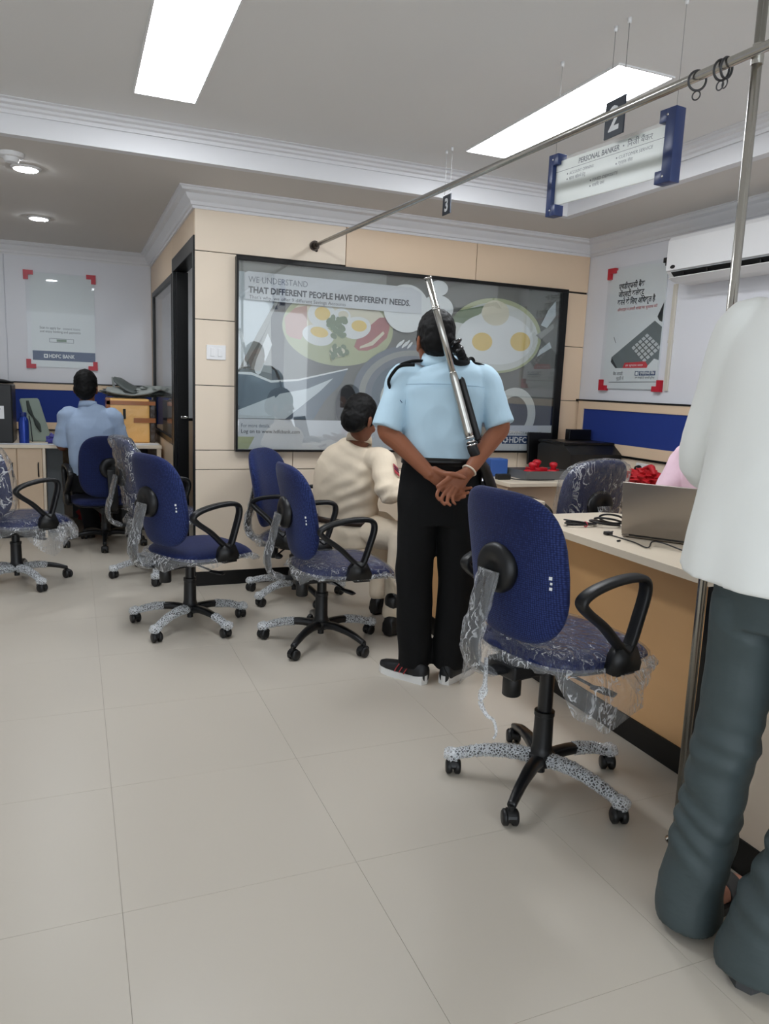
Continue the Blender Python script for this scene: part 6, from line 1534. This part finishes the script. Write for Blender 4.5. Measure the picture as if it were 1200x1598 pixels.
# ------------------------------------------------------------------ the man in the loose white shirt, nearest on the right
def white_man():
    O = V((1.46, 1.16, 0))
    t = thing('person', 'man in a loose white shirt and dark grey-green trousers, cut off by the right edge', 'person', O, R(-65))
    X = (1, 0, 0)
    Mh = axes(5, 10); hc = V((0.02, 0.06, 1.665))
    shL, shR = V((-0.142, 0.0, 1.452)), V((0.205, 0.0, 1.452)); elL, elR = V((-0.218, 0.055, 1.165)), V((0.26, 0.05, 1.165)); wrL, wrR = V((-0.10, 0.275, 1.075)), V((0.16, 0.28, 1.06))
    b = BM(); head_into(b, hc, Mh, 1.02); limb(b, [(0.012, 0.0, 1.48), (0.014, 0.01, 1.55), (0.018, 0.035, 1.61)], [0.062, 0.055, 0.056], 16, 4)
    base = [((0.02, 0, 0.86), 0.118, 0.085, X), ((0.01, 0, 1.05), 0.135, 0.095, X), ((0.01, 0, 1.25), 0.16, 0.10, X), ((0.01, 0, 1.42), 0.155, 0.09, X), ((0.012, 0, 1.49), 0.07, 0.06, X)]
    torso(b, base)
    for sh, el, wr in ((shL, elL, wrL), (shR, elR, wrR)): limb(b, [sh, sh.lerp(el, 0.5), el, el.lerp(wr, 0.5), wr], [0.052, 0.047, 0.040, 0.037, 0.028], 14, 5)
    PALM[0] = -1; hand_into(b, wrL, V((0.45, 0.9, -0.25)), V((0.8, -0.2, 0.5)), 1.0, 0.7); PALM[0] = 1; hand_into(b, wrR, V((-0.45, 0.9, -0.2)), V((-0.8, -0.2, 0.5)), 1.0, 0.7)
    legs = [[(-0.060, 0.0, 0.86), (-0.078, 0.02, 0.52), (-0.095, -0.005, 0.27), (-0.112, -0.025, 0.08)], [(0.11, 0.0, 0.86), (0.145, 0.0, 0.52), (0.115, -0.055, 0.27), (0.070, -0.085, 0.08)]]
    for lg in legs: limb(b, lg, [0.052, 0.050, 0.046, 0.038], 14, 6)
    feet = [(V((-0.108, -0.010, 0.0)), 12), (V((0.070, -0.105, 0.0)), 22)]
    for h, yw in feet:
        M = axes(yw); P = lambda x, y, z: h + M @ V((x, y, z)); A_ = M @ V((1, 0, 0))
        torso(b, [(P(0, -0.028, 0.045), 0.026, 0.022, A_), (P(0, 0.03, 0.058), 0.033, 0.040, A_), (P(0, 0.10, 0.046), 0.040, 0.029, A_), (P(0.002, 0.17, 0.034), 0.045, 0.018, A_), (P(0.002, 0.195, 0.030), 0.042, 0.013, A_)])
        for x, L_, r in ((0.030, 0.040, 0.0125), (0.010, 0.040, 0.010), (-0.008, 0.034, 0.0095), (-0.024, 0.028, 0.009), (-0.037, 0.020, 0.0085)):
            limb(b, [P(x, 0.175, 0.030), P(x, 0.195 + L_ * 0.4, 0.032), P(x, 0.195 + L_, 0.028)], [r, r, r * 0.9], 8, 3)
    fobj('body', b, m_skin3, t, 0.0055, 2); face_bits(t, hc, Mh, 1.02); hair_obj(t, hc, Mh, 1.05, nape=-0.06, seed=12.0)
    # shirt hangs loose and flares to the hem
    b = BM(); rs = []
    prof = [(0.918, 0.226, 0.180), (0.96, 0.222, 0.175), (1.05, 0.214, 0.160), (1.20, 0.202, 0.142), (1.34, 0.190, 0.128), (1.43, 0.176, 0.112), (1.487, 0.150, 0.092), (1.515, 0.115, 0.078), (1.535, 0.080, 0.066), (1.545, 0.06, 0.055)]
    zs_ = []
    for i in range(len(prof) - 1):
        for j in range(6):
            f = j / 6; zs_.append(tuple(a + (c - a) * f for a, c in zip(prof[i], prof[i + 1])))
    zs_.append(prof[-1])
    for z, hw, hd in zs_:
        r = []
        flare = max(0.0, (1.30 - z) / 0.43)
        for i in range(96):
            a = 2 * PI * i / 96; c, s = math.cos(a), math.sin(a)
            k = 1 + flare * (0.030 * math.sin(5 * a + 1.0 + 0.5 * math.sin(2 * a)) + 0.016 * math.sin(11 * a + 2 * z))
            u = math.copysign(abs(c) ** (2 / 2.3), c) * hw * k; v_ = math.copysign(abs(s) ** (2 / 2.3), s) * hd * k
            dz = 0.0
            if z < 0.97: dz = 0.018 * s * s * (1 if s < 0 else -0.3) * 0 - 0.022 * max(0.0, -s) + 0.010 * abs(c)
            r.append(V((0.012 + u, v_ - 0.012 * flare, z + dz * (0.97 - z) / 0.06 if z < 0.97 else z)))
        rs.append(r)
    rings_to_faces(b, rs)
    for sh, el, wr in ((shL, elL, wrL), (shR, elR, wrR)):
        limb(b, [sh.lerp(V((0.01, 0, 1.46)), 0.3), sh, sh.lerp(el, 0.5), el + V((0, 0, -0.015)), el.lerp(wr, 0.45), el.lerp(wr, 0.85)], [0.060, 0.066, 0.064, 0.062, 0.052, 0.046], 20, 5)
    fobj('shirt', b, m_whitec, t, 0.0065, 3, wrinkle(0.0035, 5, 5, 3, 4.0))
    b = BM(); rs = []
    for z, g in ((1.525, 0.01), (1.555, 0.0), (1.57, -0.004), (1.57, -0.009), (1.535, -0.004)): rs.append(ring((0.014, 0.006, z), V((0.070 + g, 0, 0)), V((0, 0.064 + g, -0.012)), 26, 2.1))
    rings_to_faces(b, rs, loop=True); obj('collar', b, m_whitec, t, smooth=True)
    b = BM()
    torso(b, [((0.02, 0, 0.80), 0.152, 0.108, X), ((0.02, 0, 0.90), 0.158, 0.112, X), ((0.015, 0, 1.0), 0.155, 0.108, X)], 2.5)
    L_ = [((-0.064, 0.0, 0.86), 0.074, 0.100), ((-0.070, 0.01, 0.70), 0.074, 0.092), ((-0.080, 0.018, 0.52), 0.071, 0.084), ((-0.096, 0.0, 0.30), 0.068, 0.076), ((-0.108, -0.02, 0.14), 0.072, 0.080), ((-0.113, -0.026, 0.045), 0.078, 0.090), ((-0.113, -0.028, 0.018), 0.076, 0.088)]
    R_ = [((0.108, 0.0, 0.86), 0.088, 0.105), ((0.130, 0.005, 0.70), 0.084, 0.095), ((0.150, 0.0, 0.52), 0.078, 0.086), ((0.122, -0.045, 0.30), 0.074, 0.080), ((0.085, -0.075, 0.16), 0.076, 0.084), ((0.066, -0.090, 0.060), 0.080, 0.092), ((0.064, -0.093, 0.026), 0.078, 0.090)]
    for S in (L_, R_):
        torso(b, [(c, hw, hd, X) for c, hw, hd in reversed(S)], 2.2, 24)
    def tf(q):
        f = wrinkle(0.008, 6, 6, 6, 7.0)(q)
        w_ = max(0.0, min(1.0, (0.62 - q.z) / 0.2)) * max(0.0, min(1.0, (q.z - 0.12) / 0.12))
        f += 0.0085 * w_ * math.sin(q.z * 95 + q.x * 38 + 3.5 * noise.noise(q * 7)) * (0.5 + noise.noise(q * 4 + V((5, 0, 0))))
        return f
    fobj('trousers', b, m_grn, t, 0.006, 2, tf)
    m_san = mat('grey_sandal_rubber', (74, 76, 78), 0.5); 
    for h, yw in feet:
        M = axes(yw); P = lambda x, y, z: h + M @ V((x, y, z))
        out = [(-0.030, -0.045), (-0.040, 0.03), (-0.046, 0.12), (-0.052, 0.19), (-0.042, 0.225), (-0.010, 0.250), (0.025, 0.248), (0.046, 0.22), (0.050, 0.16), (0.042, 0.09), (0.036, 0.03), (0.030, -0.045), (0.0, -0.058)]
        b = BM(); rings_to_faces(b, [[P(x, y, 0.0) for x, y in out], [P(x * 1.02, y, 0.012) for x, y in out], [P(x, y, 0.022) for x, y in out]]); s = obj('sandal', b, m_san, t)
        b = BM(); sweep(b, [P(-0.046, 0.135, 0.020), P(-0.030, 0.135, 0.062), P(0.005, 0.135, 0.076), P(0.036, 0.135, 0.060), P(0.048, 0.135, 0.020)], 0.004, 0.028, ref=(0, 0, 1), n=10, p=3); obj('strap', b, m_san, s, smooth=True)
white_man()

# ------------------------------------------------------------------ the banker behind the laptop
def banker():
    O = V((2.64, 2.47, 0))
    t = thing('person', 'person in a pale pink shirt seated behind the laptop, mostly hidden by the white-shirted man', 'person', O, R(90))
    X = (1, 0, 0)   # local +y faces the desk (-x in the room)
    Mh = axes(-20, 28); hc = V((-0.13, 0.15, 1.165))
    shL, shR = V((-0.175, 0.03, 1.02)), V((0.175, 0.03, 1.035)); elL, elR = V((-0.24, 0.14, 0.79)), V((0.215, 0.13, 0.785)); wrL, wrR = V((-0.12, 0.28, 0.785)), V((0.06, 0.27, 0.785))
    rings_ = [((0, -0.04, 0.45), 0.165, 0.125, X), ((0, -0.04, 0.58), 0.160, 0.118, X), ((0, -0.02, 0.74), 0.165, 0.115, X), ((0, 0.005, 0.92), 0.182, 0.115, X), ((0, 0.025, 1.03), 0.172, 0.098, X), ((-0.02, 0.045, 1.072), 0.112, 0.078, X), ((-0.04, 0.06, 1.095), 0.068, 0.06, X)]
    b = BM(); head_into(b, hc, Mh, 1.0); limb(b, [(-0.02, 0.05, 1.06), (-0.06, 0.075, 1.10), (-0.11, 0.115, 1.12)], [0.058, 0.052, 0.054], 16, 4)
    torso(b, [(c, hw * 0.86, hd * 0.85, r) for c, hw, hd, r in rings_])
    kL, kR, aL, aR = V((-0.11, 0.36, 0.50)), V((0.11, 0.36, 0.50)), V((-0.10, 0.30, 0.09)), V((0.10, 0.30, 0.09))
    hL, hR = V((-0.08, -0.02, 0.48)), V((0.08, -0.02, 0.48))
    for h, k_, a in ((hL, kL, aL), (hR, kR, aR)): limb(b, [h, h.lerp(k_, 0.5), k_, k_.lerp(a, 0.5), a], [0.075, 0.066, 0.052, 0.046, 0.036], 14, 5)
    for sh, el, wr in ((shL, elL, wrL), (shR, elR, wrR)): limb(b, [sh, sh.lerp(el, 0.5), el, el.lerp(wr, 0.5), wr], [0.05, 0.045, 0.040, 0.036, 0.026], 14, 5)
    PALM[0] = -1; hand_into(b, wrL, V((0.3, 1, -0.02)), V((0.9, -0.2, 0.3)), 0.95, 0.4); PALM[0] = 1; hand_into(b, wrR, V((-0.3, 1, -0.02)), V((-0.9, -0.2, 0.3)), 0.95, 0.4)
    fobj('body', b, m_skin2, t, 0.006, 2); face_bits(t, hc, Mh); hair_obj(t, hc, Mh, 1.03, nape=-0.06, seed=15.0)
    b = BM(); torso(b, rings_, 2.5)
    for sh, el in ((shL, elL), (shR, elR)): limb(b, [sh.lerp(V((0, 0.02, 1.03)), 0.25), sh, sh.lerp(el, 0.5), sh.lerp(el, 0.9)], [0.062, 0.068, 0.068, 0.066], 18, 5)
    fobj('shirt', b, m_pink, t, 0.007, 3, wrinkle(0.007, 9, 9, 9, 16.0))
    b = BM(); torso(b, [((0, -0.04, 0.42), 0.170, 0.135, X), ((0, -0.04, 0.50), 0.170, 0.125, X), ((0, -0.04, 0.565), 0.162, 0.120, X)], 2.5)
    for h, k_, a in ((hL, kL, aL), (hR, kR, aR)): limb(b, [h, h.lerp(k_, 0.5), k_, k_.lerp(a, 0.5), a], [0.092, 0.084, 0.072, 0.066, 0.064], 18, 5)
    fobj('trousers', b, m_blackt, t, 0.008, 3)
    m_sh = mat('black_shoe_leather', (18, 18, 20), 0.3)
    shoe(t, (-0.10, 0.255, 0.0), -6, m_sh, m_sh); shoe(t, (0.10, 0.255, 0.0), 6, m_sh, m_sh)
    # the plain stool-like chair under the banker
    c = chair('blue swivel chair under the person in pink behind the near desk', 2.68, 2.47, 180, lift=-0.04, star=15, seat_film=False, skirt=None, spine_film=False, fab=m_fab2)
banker()
